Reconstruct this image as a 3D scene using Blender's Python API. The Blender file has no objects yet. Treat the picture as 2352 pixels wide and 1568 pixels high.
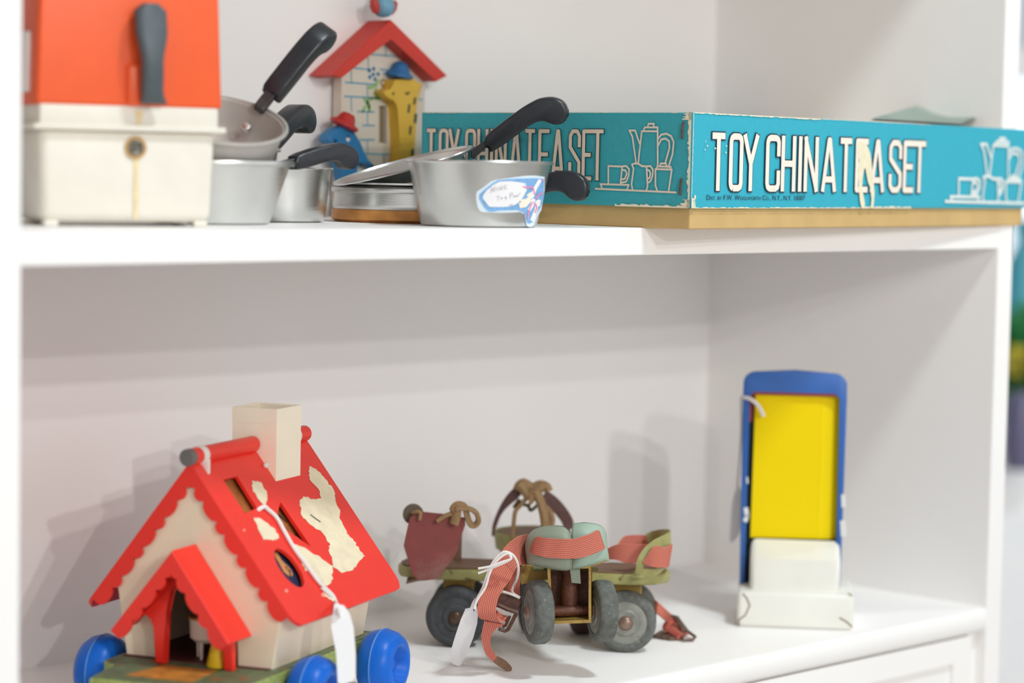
import bpy, bmesh, math, random
from mathutils import Vector as V, Matrix
from mathutils.geometry import tessellate_polygon
random.seed(7)
S = bpy.context.scene
COL = S.collection

# ------------------------------------------------------------------ camera, world, lights, exposure
FPX, CAM = 5608.2, V((-.7196, -1.0504, .0359))
YAW, PITCH, ROLL = .7713, -.0701, .0188
fw = V((math.cos(YAW)*math.cos(PITCH), math.sin(YAW)*math.cos(PITCH), math.sin(PITCH)))
rt = fw.cross(V((0, 0, 1))).normalized(); up = rt.cross(fw)
rt, up = math.cos(ROLL)*rt+math.sin(ROLL)*up, -math.sin(ROLL)*rt+math.cos(ROLL)*up
cd = bpy.data.cameras.new('camera'); cam = bpy.data.objects.new('camera', cd); COL.objects.link(cam)
cd.sensor_width = 36; cd.lens = FPX/2352*36; cd.clip_start = .05; cd.clip_end = 60
cam.matrix_world = Matrix(((rt.x, up.x, -fw.x, CAM.x), (rt.y, up.y, -fw.y, CAM.y), (rt.z, up.z, -fw.z, CAM.z), (0, 0, 0, 1)))
cd.dof.use_dof = True; cd.dof.focus_distance = 1.60; cd.dof.aperture_fstop = 4.0
S.camera = cam
S.view_settings.view_transform = 'Standard'; S.view_settings.look = 'None'
S.view_settings.exposure = -0.16; S.view_settings.gamma = 1; S.view_settings.use_curve_mapping = False

w = bpy.data.worlds.new('world'); S.world = w; w.use_nodes = True
nt = w.node_tree; nt.nodes.clear()
wo = nt.nodes.new('ShaderNodeOutputWorld'); bg = nt.nodes.new('ShaderNodeBackground')
tc = nt.nodes.new('ShaderNodeTexCoord'); sx = nt.nodes.new('ShaderNodeSeparateXYZ')
cr = nt.nodes.new('ShaderNodeValToRGB'); mr = nt.nodes.new('ShaderNodeMapRange')
mr.inputs[1].default_value = -1; mr.inputs[2].default_value = 1
nt.links.new(tc.outputs['Generated'], sx.inputs[0]); nt.links.new(sx.outputs[2], mr.inputs[0]); nt.links.new(mr.outputs[0], cr.inputs[0])
e = cr.color_ramp.elements; e[0].position = .38; e[0].color = (.62, .61, .61, 1); e[1].position = .60; e[1].color = (.92, .93, .95, 1)
m_ = e.new(.5); m_.color = (.88, .88, .88, 1)
nz = nt.nodes.new('ShaderNodeTexNoise'); nz.inputs['Scale'].default_value = 2.2; nz.inputs['Detail'].default_value = 1
mp = nt.nodes.new('ShaderNodeMapRange'); mp.inputs[1].default_value = .35; mp.inputs[2].default_value = .65; mp.inputs[3].default_value = .75; mp.inputs[4].default_value = 1.2
dt_ = nt.nodes.new('ShaderNodeVectorMath'); dt_.operation = 'DOT_PRODUCT'; dt_.inputs[1].default_value = V((.05, -1, .08)).normalized()   # brighter lobe added behind the camera to fill the shelf recesses
lb = nt.nodes.new('ShaderNodeMapRange'); lb.interpolation_type = 'SMOOTHSTEP'; lb.inputs[1].default_value = .0; lb.inputs[2].default_value = .6; lb.inputs[3].default_value = 0; lb.inputs[4].default_value = 1.35
lz = nt.nodes.new('ShaderNodeMapRange'); lz.interpolation_type = 'SMOOTHSTEP'
lz.inputs[1].default_value = .52; lz.inputs[2].default_value = .12; lz.inputs[3].default_value = 0; lz.inputs[4].default_value = 1
lm_ = nt.nodes.new('ShaderNodeMath'); lm_.operation = 'MULTIPLY_ADD'; lm_.inputs[2].default_value = .36
ml = nt.nodes.new('ShaderNodeMath'); ml.operation = 'MULTIPLY'
mx = nt.nodes.new('ShaderNodeVectorMath'); mx.operation = 'SCALE'
nt.links.new(tc.outputs['Generated'], dt_.inputs[0]); nt.links.new(dt_.outputs['Value'], lb.inputs[0])
nt.links.new(tc.outputs['Generated'], nz.inputs['Vector']); nt.links.new(nz.outputs[0], mp.inputs[0])
nt.links.new(sx.outputs[2], lz.inputs[0]); nt.links.new(lb.outputs[0], lm_.inputs[0]); nt.links.new(lz.outputs[0], lm_.inputs[1])
nt.links.new(mp.outputs[0], ml.inputs[0]); nt.links.new(lm_.outputs[0], ml.inputs[1])
nt.links.new(cr.outputs[0], mx.inputs[0]); nt.links.new(ml.outputs[0], mx.inputs['Scale'])
nt.links.new(mx.outputs[0], bg.inputs[0]); bg.inputs[1].default_value = .77
nt.links.new(bg.outputs[0], wo.inputs[0])

def area(name, loc, tgt, size, power, col=(1, 1, 1)):
    d = bpy.data.lights.new(name, 'AREA'); d.shape = 'DISK'; d.size = size; d.energy = power; d.color = col
    o = bpy.data.objects.new(name, d); COL.objects.link(o); o.location = loc
    o.rotation_euler = (V(tgt)-V(loc)).to_track_quat('-Z', 'Y').to_euler(); return o
area('ceiling_or_fill_lamp', (-.64, -4.0, 1.29), (.45, 0, -.1), .07, 26, (1, .985, .95))
area('ceiling_or_fill_lamp', (-.70, -4.0, 1.60), (.45, 0, -.1), .07, 19, (1, .985, .95))
area('ceiling_or_fill_lamp', (-1.58, -4.0, 1.03), (.45, 0, -.1), .07, 24, (1, .97, .94))
area('ceiling_or_fill_lamp', (.42, -1.05, 1.55), (.5, .05, -.2), .26, 25, (.86, .97, 1))

# ------------------------------------------------------------------ pixel -> world helpers
def ray(u, v): return (rt*((u-1176)/FPX) - up*((v-784)/FPX) + fw)
def onY(u, v, y): d = ray(u, v); return CAM+d*((y-CAM.y)/d.y)
def onX(u, v, x): d = ray(u, v); return CAM+d*((x-CAM.x)/d.x)
def onZ(u, v, z): d = ray(u, v); return CAM+d*((z-CAM.z)/d.z)
def at(u, v, Z): return CAM+ray(u, v)*Z          # Z = distance along the view axis
LAT = V((rt.x, rt.y, 0)).normalized(); FWD = V((-LAT.y, LAT.x, 0))
UZ = V((0, 0, 1)); LZ = -.2987; DD = .2887; WW = .9; TT = .018

# ------------------------------------------------------------------ materials
def lin(h):
    h = h.lstrip('#'); c = [int(h[i:i+2], 16)/255 for i in (0, 2, 4)]
    return tuple([x/12.92 if x <= .04045 else ((x+.055)/1.055)**2.4 for x in c])+(1,)
MATS = {}
def mat(name, col, rough=.5, metal=0, var=.06, scale=60, bump=0, bscale=400, spec=.5, trans=0, emit=None, es=1, col2=None, c2pos=.6, c2soft=.06, c2scale=30, sss=0, coat=0):
    if name in MATS: return MATS[name]
    m = bpy.data.materials.new(name); m.use_nodes = True; t = m.node_tree; b = t.nodes['Principled BSDF']
    b.inputs['Roughness'].default_value = rough; b.inputs['Metallic'].default_value = metal
    b.inputs['Specular IOR Level'].default_value = spec; b.inputs['Coat Weight'].default_value = coat
    if trans: b.inputs['Transmission Weight'].default_value = trans
    if sss: b.inputs['Subsurface Weight'].default_value = sss; b.inputs['Subsurface Radius'].default_value = (.010, .007, .005)
    tc = t.nodes.new('ShaderNodeTexCoord')
    n = t.nodes.new('ShaderNodeTexNoise'); n.inputs['Scale'].default_value = scale; n.inputs['Detail'].default_value = 4
    t.links.new(tc.outputs['Object'], n.inputs['Vector'])
    c = lin(col); r = t.nodes.new('ShaderNodeValToRGB')
    r.color_ramp.elements[0].position = .3; r.color_ramp.elements[1].position = .7
    r.color_ramp.elements[0].color = tuple(x*(1-var) for x in c[:3])+(1,); r.color_ramp.elements[1].color = tuple(min(1, x*(1+var)) for x in c[:3])+(1,)
    t.links.new(n.outputs[0], r.inputs[0]); out = r.outputs[0]
    if col2:
        n2 = t.nodes.new('ShaderNodeTexNoise'); n2.inputs['Scale'].default_value = c2scale; n2.inputs['Detail'].default_value = 6; n2.inputs['Roughness'].default_value = .65
        t.links.new(tc.outputs['Object'], n2.inputs['Vector'])
        r2 = t.nodes.new('ShaderNodeMapRange'); r2.inputs[1].default_value = c2pos; r2.inputs[2].default_value = c2pos+c2soft
        mxx = t.nodes.new('ShaderNodeMix'); mxx.data_type = 'RGBA'; mxx.inputs[7].default_value = lin(col2)
        t.links.new(n2.outputs[0], r2.inputs[0]); t.links.new(r2.outputs[0], mxx.inputs[0]); t.links.new(out, mxx.inputs[6]); out = mxx.outputs[2]
    t.links.new(out, b.inputs['Base Color'])
    if bump:
        n3 = t.nodes.new('ShaderNodeTexNoise'); n3.inputs['Scale'].default_value = bscale; n3.inputs['Detail'].default_value = 3
        bp = t.nodes.new('ShaderNodeBump'); bp.inputs['Strength'].default_value = bump; bp.inputs['Distance'].default_value = .001
        t.links.new(tc.outputs['Object'], n3.inputs['Vector']); t.links.new(n3.outputs[0], bp.inputs['Height']); t.links.new(bp.outputs[0], b.inputs['Normal'])
    if emit: b.inputs['Emission Color'].default_value = lin(emit); b.inputs['Emission Strength'].default_value = es
    MATS[name] = m; return m
def metal_brushed(name, col, rough=.3):
    m = mat(name, col, rough, 1, var=.05, scale=40); t = m.node_tree; b = t.nodes['Principled BSDF']
    tc = t.nodes.new('ShaderNodeTexCoord'); mpn = t.nodes.new('ShaderNodeMapping'); mpn.inputs['Scale'].default_value = (20, 20, 1500)
    n = t.nodes.new('ShaderNodeTexNoise'); n.inputs['Scale'].default_value = 1; n.inputs['Detail'].default_value = 3
    bp = t.nodes.new('ShaderNodeBump'); bp.inputs['Strength'].default_value = .25; bp.inputs['Distance'].default_value = .0004
    t.links.new(tc.outputs['Object'], mpn.inputs[0]); t.links.new(mpn.outputs[0], n.inputs['Vector']); t.links.new(n.outputs[0], bp.inputs['Height']); t.links.new(bp.outputs[0], b.inputs['Normal'])
    return m
def webbing(name, col, dark):
    m = bpy.data.materials.new(name); m.use_nodes = True; t = m.node_tree; b = t.nodes['Principled BSDF']; b.inputs['Roughness'].default_value = .9
    b.inputs['Specular IOR Level'].default_value = .15
    uv = t.nodes.new('ShaderNodeUVMap'); sp = t.nodes.new('ShaderNodeSeparateXYZ'); t.links.new(uv.outputs[0], sp.inputs[0])
    def M(op, a, bb):
        n = t.nodes.new('ShaderNodeMath'); n.operation = op
        for i, x in enumerate((a, bb)):
            if x is None: continue
            if isinstance(x, (int, float)): n.inputs[i].default_value = x
            else: t.links.new(x, n.inputs[i])
        return n.outputs[0]
    zig = M('MULTIPLY', M('PINGPONG', sp.outputs[0], 1.0), .6)         # mm along
    rows = M('ADD', sp.outputs[1], zig)
    ridge = M('PINGPONG', rows, .62)                         # 1.7 mm rows
    rr = t.nodes.new('ShaderNodeMapRange'); rr.inputs[1].default_value = .0; rr.inputs[2].default_value = .32
    t.links.new(ridge, rr.inputs[0])
    mxx = t.nodes.new('ShaderNodeMix'); mxx.data_type = 'RGBA'; mxx.inputs[6].default_value = lin(dark); mxx.inputs[7].default_value = lin(col)
    t.links.new(rr.outputs[0], mxx.inputs[0]); t.links.new(mxx.outputs[2], b.inputs['Base Color'])
    bp = t.nodes.new('ShaderNodeBump'); bp.inputs['Strength'].default_value = .8; bp.inputs['Distance'].default_value = .0008
    t.links.new(rr.outputs[0], bp.inputs['Height']); t.links.new(bp.outputs[0], b.inputs['Normal'])
    return m

white_paint = mat('white_paint', 'F5F2F0', .45, var=.010, scale=8, bump=.05, bscale=60)
alu = metal_brushed('brushed_aluminium', 'D6D6D3', .30)
alu_in = mat('dull_aluminium', 'B9B4AE', .55, .45, var=.04, scale=60)
black_pl = mat('black_plastic', '24262B', .32, var=.15, scale=200, bump=.05, bscale=900)
copper = mat('copper_base', 'C98B4B', .42, .6, var=.2, scale=90)
orange = mat('orange_plastic', 'EA5820', .42, var=.03, coat=.1)
cream = mat('cream_plastic', 'E2DCCF', .42, var=.025, col2='DCC9A6', c2pos=.66, c2soft=.2, c2scale=22)
rust = mat('rust_stain', 'D9AE6E', .7, var=.2, scale=150)
steel = mat('dull_steel', '7F7A70', .45, .7, var=.3, scale=300)
teal = mat('teal_printed_card', '2BA9BF', .6, var=.03, scale=300, col2='5FC9D3', c2pos=.72, c2soft=.05, c2scale=40)
teal_d = mat('teal_duller_card', '37A3AE', .65, var=.05, scale=300)
card = mat('tan_card', 'CBA970', .85, var=.07, scale=40, col2='B08C55', c2pos=.62, c2soft=.2, c2scale=18)
cardw = mat('torn_card_edge', 'EADFC3', .9, var=.08, scale=200)
ink = mat('navy_ink', '1F3347', .6, var=.1)
ivory = mat('ivory_ink', 'EFE6D8', .6, var=.02)
dark = mat('dark_line', '2B2623', .7)
red_pl = mat('red_plastic', 'EE2E20', .38, var=.02, coat=.1)
red_roof = mat('red_painted_roof', 'CE3426', .5, var=.04)
torn_paper = mat('torn_paper_backing', 'E8DABB', .9, var=.08, scale=120, bump=.3, bscale=300)
body_pl = mat('cream_house_plastic', 'FFEBD0', .5, var=.02, sss=.3, trans=.08)
blue_pl = mat('blue_plastic', '0A62C8', .36, spec=.3, var=.06, scale=80, bump=.06, bscale=200)
cream_card = mat('cream_board', 'DCD2C2', .6, var=.02)
litho = mat('lithographed_base', '5E6F4E', .5, var=.3, scale=150, col2='8A5A3A', c2pos=.58, c2soft=.03, c2scale=60)
litho_side = mat('grass_print', '93A05A', .6, var=.25, scale=400)
wood_floor = mat('plank_print', 'C07C32', .5, var=.35, scale=120)
dark_floor = mat('maroon_print', '5A2328', .5, var=.1)
yellow_pl = mat('yellow_plastic', 'E0B70E', .45, var=.05)
tagw = mat('white_tag_card', 'F2F1F2', .8, var=.01)
string = mat('white_string', 'E9E4E0', .95, var=.05, bump=.4, bscale=2000)
coral = webbing('coral_webbing', 'DE8370', 'BC6053')
coral_d = mat('coral_strap_edge', 'D9715F', .9, var=.1, scale=500)
mint = mat('mint_enamel', '8D9785', .5, var=.04, scale=50, col2='6E7A62', c2pos=.68, c2soft=.03, c2scale=160, bump=.15, bscale=60)
mint2 = mat('pale_mint_enamel', '9FB5A4', .5, var=.04, scale=50, bump=.12, bscale=60)
olive = mat('olive_enamel', '9F9B60', .5, var=.12, scale=120, col2='6B5A2C', c2pos=.6, c2soft=.08, c2scale=110)
olive_d = mat('dark_olive_metal', '6B6A38', .55, var=.2, scale=150)
gold = mat('yellowed_metal', 'A98A48', .45, .45, var=.2, scale=80, col2='6A4526', c2pos=.55, c2soft=.15, c2scale=60)
rusty = mat('rusty_metal', '6A4233', .55, .3, var=.35, scale=300, bump=.4, bscale=700)
leather = mat('brown_leather', '7D5E48', .7, var=.15, scale=200)
leather_r = mat('red_leather', '8C4440', .6, var=.1, scale=80, col2='96746B', c2pos=.5, c2soft=.25, c2scale=25)
leather_p = mat('purple_brown_leather', '6D504D', .6, var=.15, scale=150)
lace = mat('tan_lace', 'A98A63', .85, var=.15, scale=400, bump=.4, bscale=1500)
rubber = mat('worn_grey_rubber', '62645F', .8, var=.25, scale=250, col2='A3A6A0', c2pos=.64, c2soft=.05, c2scale=420, bump=.3, bscale=500)
rubber_d = mat('dark_rubber', '47494C', .7, var=.2, scale=200, bump=.2, bscale=500)
wheel_steel = mat('grey_wheel_face', '8B8B83', .5, .3, var=.15, scale=150, col2='6E675C', c2pos=.6, c2soft=.1, c2scale=100)
blue_en = mat('blue_enamel', '2560AE', .4, var=.05, coat=.2)
yellow_en = mat('yellow_enamel', 'F2D400', .6, var=.015, scale=12, spec=.15)
white_en = mat('white_enamel', 'EDEBE2', .4, var=.03, scale=30, col2='CFC4B0', c2pos=.68, c2soft=.1, c2scale=40, coat=.1)
red_in = mat('dark_red_enamel', '8E2A34', .5)

# ------------------------------------------------------------------ mesh helpers
def bmn(): return bmesh.new()
def setp(o, label=None, cat=None, group=None, kind=None):
    if label: o['label'] = label
    if cat: o['category'] = cat
    if group: o['group'] = group
    if kind: o['kind'] = kind
    return o
def thing(name, label, cat, loc, group=None):
    o = bpy.data.objects.new(name, None); COL.objects.link(o); o.location = V(loc); o.empty_display_size = .01
    return setp(o, label, cat, group)
def root_loc(p):
    while p.parent: p = p.parent
    return p.location
def obj(name, bm, m, parent=None, smooth=False, label=None, ang=35, loc=None):
    """bm is in world coordinates; linked under its parent (or at its own base point)."""
    base = V(root_loc(parent)) if parent else (V(loc) if loc is not None else V((0, 0, 0)))
    for v in bm.verts: v.co -= base
    bmesh.ops.recalc_face_normals(bm, faces=bm.faces)
    me = bpy.data.meshes.new(name); bm.to_mesh(me); bm.free()
    for mm in (m if isinstance(m, (list, tuple)) else [m]): me.materials.append(mm)
    if smooth:
        for p in me.polygons: p.use_smooth = True
        if ang: me.set_sharp_from_angle(angle=math.radians(ang))
    o = bpy.data.objects.new(name, me); COL.objects.link(o)
    if parent: o.parent = parent
    else: o.location = base
    if label: o['label'] = label
    return o
def box(bm, c, sx, sy, sz, ax=None, bev=0, seg=2):
    """c = centre, sx.. full sizes, ax = (X,Y,Z) axes"""
    X, Y, Z = ax or (V((1, 0, 0)), V((0, 1, 0)), V((0, 0, 1)))
    vs = [bm.verts.new(V(c)+X*sx/2*i+Y*sy/2*j+Z*sz/2*k) for i in (-1, 1) for j in (-1, 1) for k in (-1, 1)]
    fs = [bm.faces.new([vs[i] for i in f]) for f in ((0, 1, 3, 2), (4, 6, 7, 5), (0, 4, 5, 1), (2, 3, 7, 6), (0, 2, 6, 4), (1, 5, 7, 3))]
    if bev:
        es = list({e for f in fs for e in f.edges}); bmesh.ops.bevel(bm, geom=es, offset=bev, segments=seg, affect='EDGES', profile=.5)
def box2(bm, a, b, bev=0):
    a = V(a); b = V(b); box(bm, (a+b)/2, abs(b.x-a.x), abs(b.y-a.y), abs(b.z-a.z), None, bev)
def prism(bm, pts, dv, bev=0, seg=2, holes=()):
    """extrude planar 3D outline (with holes) along dv"""
    loops = [[V(p) for p in pts]]+[[V(p) for p in h] for h in holes]
    tris = tessellate_polygon(loops); flat = [p for l in loops for p in l]; dv = V(dv)
    A = [bm.verts.new(p) for p in flat]; B = [bm.verts.new(p+dv) for p in flat]
    nf = []
    if len(loops) == 1:
        nf.append(bm.faces.new(A)); nf.append(bm.faces.new(B[::-1]))
    else:
        for t in tris:
            try: nf.append(bm.faces.new([A[i] for i in t])); nf.append(bm.faces.new([B[i] for i in reversed(t)]))
            except ValueError: pass
    i0 = 0; rim = []
    for l in loops:
        n = len(l)
        for i in range(n):
            a, b = i0+i, i0+(i+1) % n
            nf.append(bm.faces.new([A[a], A[b], B[b], B[a]]))
            ea = bm.edges.get((A[a], A[b])); eb = bm.edges.get((B[a], B[b])); rim += [ea, eb]
        i0 += n
    if bev: bmesh.ops.bevel(bm, geom=list(set(rim)), offset=bev, segments=seg, affect='EDGES', profile=.5)
def flat(bm, pts):
    vs = [bm.verts.new(V(p)) for p in pts]
    for t in tessellate_polygon([[V(p) for p in pts]]):
        try: bm.faces.new([vs[i] for i in t])
        except ValueError: pass
def frame(axis):
    z = V(axis).normalized(); x = z.cross(V((0, 0, 1)))
    if x.length < 1e-4: x = V((1, 0, 0))
    x.normalize(); return x, z.cross(x), z
def lathe(bm, c, axis, prof, n=48, close=False, cap=True):
    X, Y, Z = frame(axis); rings = []
    for r, h in prof:
        if r < 1e-6: rings.append([bm.verts.new(V(c)+Z*h)])
        else: rings.append([bm.verts.new(V(c)+Z*h+(X*math.cos(2*math.pi*i/n)+Y*math.sin(2*math.pi*i/n))*r) for i in range(n)])
    def br(a, b):
        for i in range(n):
            j = (i+1) % n
            if len(a) == 1 and len(b) == 1: return
            if len(a) == 1: bm.faces.new([a[0], b[j], b[i]])
            elif len(b) == 1: bm.faces.new([a[i], a[j], b[0]])
            else: bm.faces.new([a[i], a[j], b[j], b[i]])
    for a, b in zip(rings, rings[1:]): br(a, b)
    if close: br(rings[-1], rings[0])
    elif cap:
        for r in (rings[0], rings[-1]):
            if len(r) > 2: bm.faces.new(r)
def smoothpath(pts, n=6):
    P = [V(p) for p in pts]; out = []
    for i in range(len(P)-1):
        p0 = P[max(i-1, 0)]; p1 = P[i]; p2 = P[i+1]; p3 = P[min(i+2, len(P)-1)]
        for k in range(n):
            t = k/n
            out.append(.5*((2*p1)+(p2-p0)*t+(2*p0-5*p1+4*p2-p3)*t*t+(3*p1-p0-3*p2+p3)*t*t*t))
    return out+[P[-1]]
def tube(bm, pts, r, n=8, smooth=True, flatk=1.0, sub=6, fl=None):
    P = smoothpath(pts, sub) if smooth else [V(p) for p in pts]
    rs = r if callable(r) else (lambda t: r)
    prev = None; rings = []
    for i, p in enumerate(P):
        t = (P[min(i+1, len(P)-1)]-P[max(i-1, 0)]).normalized()
        if prev is None: x = frame(t)[0]
        else: x = (prev-t*prev.dot(t)).normalized()
        prev = x; y = t.cross(x); rr = rs(i/(len(P)-1))
        rings.append([bm.verts.new(p+(x*math.cos(2*math.pi*k/n)+y*math.sin(2*math.pi*k/n)*flatk)*rr) for k in range(n)])
    for a, b in zip(rings, rings[1:]):
        for k in range(n): bm.faces.new([a[k], a[(k+1) % n], b[(k+1) % n], b[k]])
    bm.faces.new(rings[0][::-1]); bm.faces.new(rings[-1])
def ribbon(bm, pts, wv, width, th, sub=8, smooth=True):
    """webbing: path points, width vector(s), width, thickness; uv in mm"""
    uvl = bm.loops.layers.uv.verify()
    n = len(pts); P = smoothpath(pts, sub) if smooth else [V(p) for p in pts]
    W = smoothpath(wv, sub) if isinstance(wv, list) else [V(wv)]*len(P)
    L = 0; rows = []
    for i, p in enumerate(P):
        if i: L += (P[i]-P[i-1]).length
        t = (P[min(i+1, len(P)-1)]-P[max(i-1, 0)]).normalized()
        wd = W[i]-t*W[i].dot(t); wd.normalize(); nn = t.cross(wd)
        wid = width(i/(len(P)-1)) if callable(width) else width
        rows.append(([bm.verts.new(p+wd*wid/2*a+nn*th/2*b) for a, b in ((-1, -1), (1, -1), (1, 1), (-1, 1))], L*1000, wid*1000))
    for (a, la, wa), (b, lb, wb) in zip(rows, rows[1:]):
        for k in range(4):
            f = bm.faces.new([a[k], a[(k+1) % 4], b[(k+1) % 4], b[k]])
            vv = [(0 if k in (0, 3) else wa), (wa if k in (0, 1) else 0)] if k in (0, 2) else [0, 0]
            us = [la, la, lb, lb]; vs_ = ([0, wa, wb, 0] if k == 0 else [wa, 0, 0, wb]) if k in (0, 2) else [0, .6, .6, 0]
            for lo, u_, v_ in zip(f.loops, us, vs_): lo[uvl].uv = (u_, v_)
    bm.faces.new(rows[0][0][::-1]); bm.faces.new(rows[-1][0])
def seg2(a, b, hw, ext=0):
    ax, ay = a; bx, by = b; dx, dy = bx-ax, by-ay; l = math.hypot(dx, dy) or 1; dx /= l; dy /= l
    ax -= dx*ext; ay -= dy*ext; bx += dx*ext; by += dy*ext
    return [(ax-dy*hw, ay+dx*hw), (ax+dy*hw, ay-dx*hw), (bx+dy*hw, by-dx*hw), (bx-dy*hw, by+dx*hw)]
def stroke(bm, F0, pts, hw, ext=0, disc=True, nv=None):
    """painted line of width 2*hw along 2D pts; F(x,y) -> world; nv = outward normal, each dab lies a hair above the last"""
    cnt = len(bm.faces) % 40
    def F(x, y): return F0(x, y)+nv*(cnt*6e-6) if nv else F0(x, y)
    for a, b in zip(pts, pts[1:]):
        cnt += 1; bm.faces.new([bm.verts.new(F(*q)) for q in seg2(a, b, hw, ext)])
    if disc:
        for p in pts[1:-1]: cnt += 1; bm.faces.new([bm.verts.new(F(p[0]+math.cos(k*math.pi/5)*hw, p[1]+math.sin(k*math.pi/5)*hw)) for k in range(10)])

# ================================================================== SETTING
FZ = -1.08
bm = bmn(); box2(bm, (-4, -5, FZ-.02), (7, 4.2, FZ)); o = obj('floor', bm, mat('shop_floor', 'E9E4DE', .6, var=.1, scale=3), smooth=False); setp(o, kind='structure')

# ================================================================== BOOKCASE
bc = thing('bookcase', 'white painted wooden bookcase holding all the old toys', 'bookcase', (.45, .15, FZ))
PT = .0205
for x0 in (-.05, WW):
    bm = bmn(); w_ = .05 if x0 < 0 else PT
    box2(bm, (x0, 0, FZ), (x0+w_, DD+.008, .60), .0012); obj('side_panel', bm, white_paint, bc)
bm = bmn(); box2(bm, (0, DD, FZ+.02), (WW, DD+.007, .60)); obj('back_panel', bm, white_paint, bc)
bm = bmn(); box2(bm, (0, .0003, -TT), (WW, DD, 0), .0009); obj('shelf', bm, white_paint, bc)
bm = bmn(); box2(bm, (0, .0003, .280), (WW, DD, .298), .0009); obj('shelf', bm, white_paint, bc)
# lower shelf with a rounded nosing and a small bead under it
bm = bmn(); yo = .0
pr = [(DD, LZ), (yo+.004, LZ), (yo+.0015, LZ-.0012), (yo, LZ-.004), (yo, LZ-.016), (yo+.001, LZ-.0175), (yo+.003, LZ-.0185), (yo+.004, LZ-.0195), (yo+.012, LZ-.0195), (yo+.012, LZ-.018), (DD, LZ-.018)]
prism(bm, [(0, y, z) for y, z in pr], (WW, 0, 0)); obj('shelf', bm, white_paint, bc, smooth=True)
bm = bmn(); box2(bm, (0, .010, FZ+.06), (WW, .022, LZ-.0182)); obj('face_frame', bm, white_paint, bc)
for dx0, dx1 in ((.018, .448), (.452, .882)):
    dz0, dz1 = FZ+.08, LZ-.0205
    bm = bmn(); st = .024
    fr = [(dx0, .0015, dz0), (dx1, .0015, dz0), (dx1, .0015, dz1), (dx0, .0015, dz1)]
    hl = [(dx0+st, .0015, dz0+st), (dx1-st, .0015, dz0+st), (dx1-st, .0015, dz1-.019), (dx0+st, .0015, dz1-.019)]
    prism(bm, fr, (0, .0095, 0), holes=[hl]); d_ = obj('door', bm, white_paint, bc)
    bm = bmn(); box2(bm, (dx0+st-.001, .0050, dz0+st-.001), (dx1-st+.001, .0085, dz1-.018)); obj('door_panel', bm, white_paint, d_)
    bm = bmn(); xk = dx1-.012 if dx0 < .2 else dx0+.012
    lathe(bm, (xk, .0015, dz1-.12), (0, -1, 0), [(.004, 0), (.004, .01), (.010, .014), (.012, .019), (.009, .024), (0, .026)], 20); obj('knob', bm, white_paint, d_, smooth=True)

# ================================================================== TEA SET BOX
BC = V((.4827, -.0387, 0)); ba = .0800
BU = V((math.cos(ba), math.sin(ba), 0)); BV = V((-math.sin(ba), math.cos(ba), 0))
BW, BD, BH = .4530, .232, .0748
tb = thing('tea_set_box', 'turquoise lidded cardboard toy china tea set box overhanging the upper shelf', 'box', BC+BU*BW/2+BV*BD/2)
ax = (BU, BV, UZ)
bm = bmn(); box(bm, BC+BU*(BW/2-.0005)+BV*(BD/2)+UZ*.020, BW-.006, BD-.004, .040, ax, .0008); obj('box_base', bm, card, tb, label='tan bare cardboard base')
# lid: bright right face, duller left face, cream corner edges
def F_R(x, z, o=.0): return BC+BU*(x/1000)+UZ*(z/1000)-BV*(.0+o)
def F_L(x, z, o=.0): return BC+BV*(x/1000)+UZ*(z/1000)-BU*(.0+o)
bm = bmn(); th = .0016; z0, z1 = .0136, BH
box(bm, BC+BU*BW/2+BV*th/2+UZ*(z0+z1)/2, BW, th, z1-z0, ax, .0005)
box(bm, BC+BU*BW/2+BV*(BD-th/2)+UZ*(z0+z1)/2, BW, th, z1-z0, ax, .0005)
box(bm, BC+BU*(BW-th/2)+BV*(BD/2)+UZ*(z0+z1)/2, th, BD-.002, z1-z0-.0003, ax, .0004)
ld = obj('lid', bm, teal, tb)
bm = bmn(); box(bm, BC+BU*BW/2+BV*BD/2+UZ*(z1-.0008), BW-.0005, BD-.0005, .0016, ax, .0004); obj('lid_top', bm, mat('muted_lid_top', 'C9C0AE', .7, var=.08, scale=20), tb)  # unseen top, muted colour chosen to cut teal bounce on the walls
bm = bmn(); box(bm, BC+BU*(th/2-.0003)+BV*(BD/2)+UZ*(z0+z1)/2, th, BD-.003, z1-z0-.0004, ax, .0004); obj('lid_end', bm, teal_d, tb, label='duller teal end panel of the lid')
bm = bmn()   # worn cream corner and edges: irregular slivers
rr = random.Random(3)
def worn(F, x0, x1, zf, wid, n, base, o):
    top = []; bot = []
    for i in range(n+1):
        x = x0+(x1-x0)*i/n; top.append((x, zf)); bot.append((x, zf+base*(wid*(.25+.75*rr.random()))))
    for i in range(n):
        bm.faces.new([bm.verts.new(F(*q, o)) for q in (top[i], top[i+1], bot[i+1], bot[i])])
worn(F_R, 1, 150, 74.9, 1.0, 60, -1, .0006); worn(F_R, 0, 260, 13.5, .9, 90, 1, .0006); worn(F_R, 150, 300, 74.9, .4, 60, -1, .0006); worn(F_R, 210, 275, 13.5, 1.7, 30, 1, .0007)
worn(F_L, 1, 232, 75.0, .7, 80, -1, .001); worn(F_L, 1, 60, 13.5, 2.2, 30, 1, .001)
def wornv(F, x, z0_, z1_, wid, n, sgn, o):
    pts = [(x+sgn*wid*(.3+.7*rr.random()), z0_+(z1_-z0_)*i/n) for i in range(n+1)]
    for i in range(n):
        bm.faces.new([bm.verts.new(F(*q, o)) for q in ((x, pts[i][1]), pts[i], pts[i+1], (x, pts[i+1][1]))])
wornv(F_L, 0, 14, 75, 3.0, 40, 1, .0011); wornv(F_L, 0, 14, 19, 8, 10, 1, .0011); wornv(F_L, 0, 70, 75, 8, 8, 1, .0011)
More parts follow.
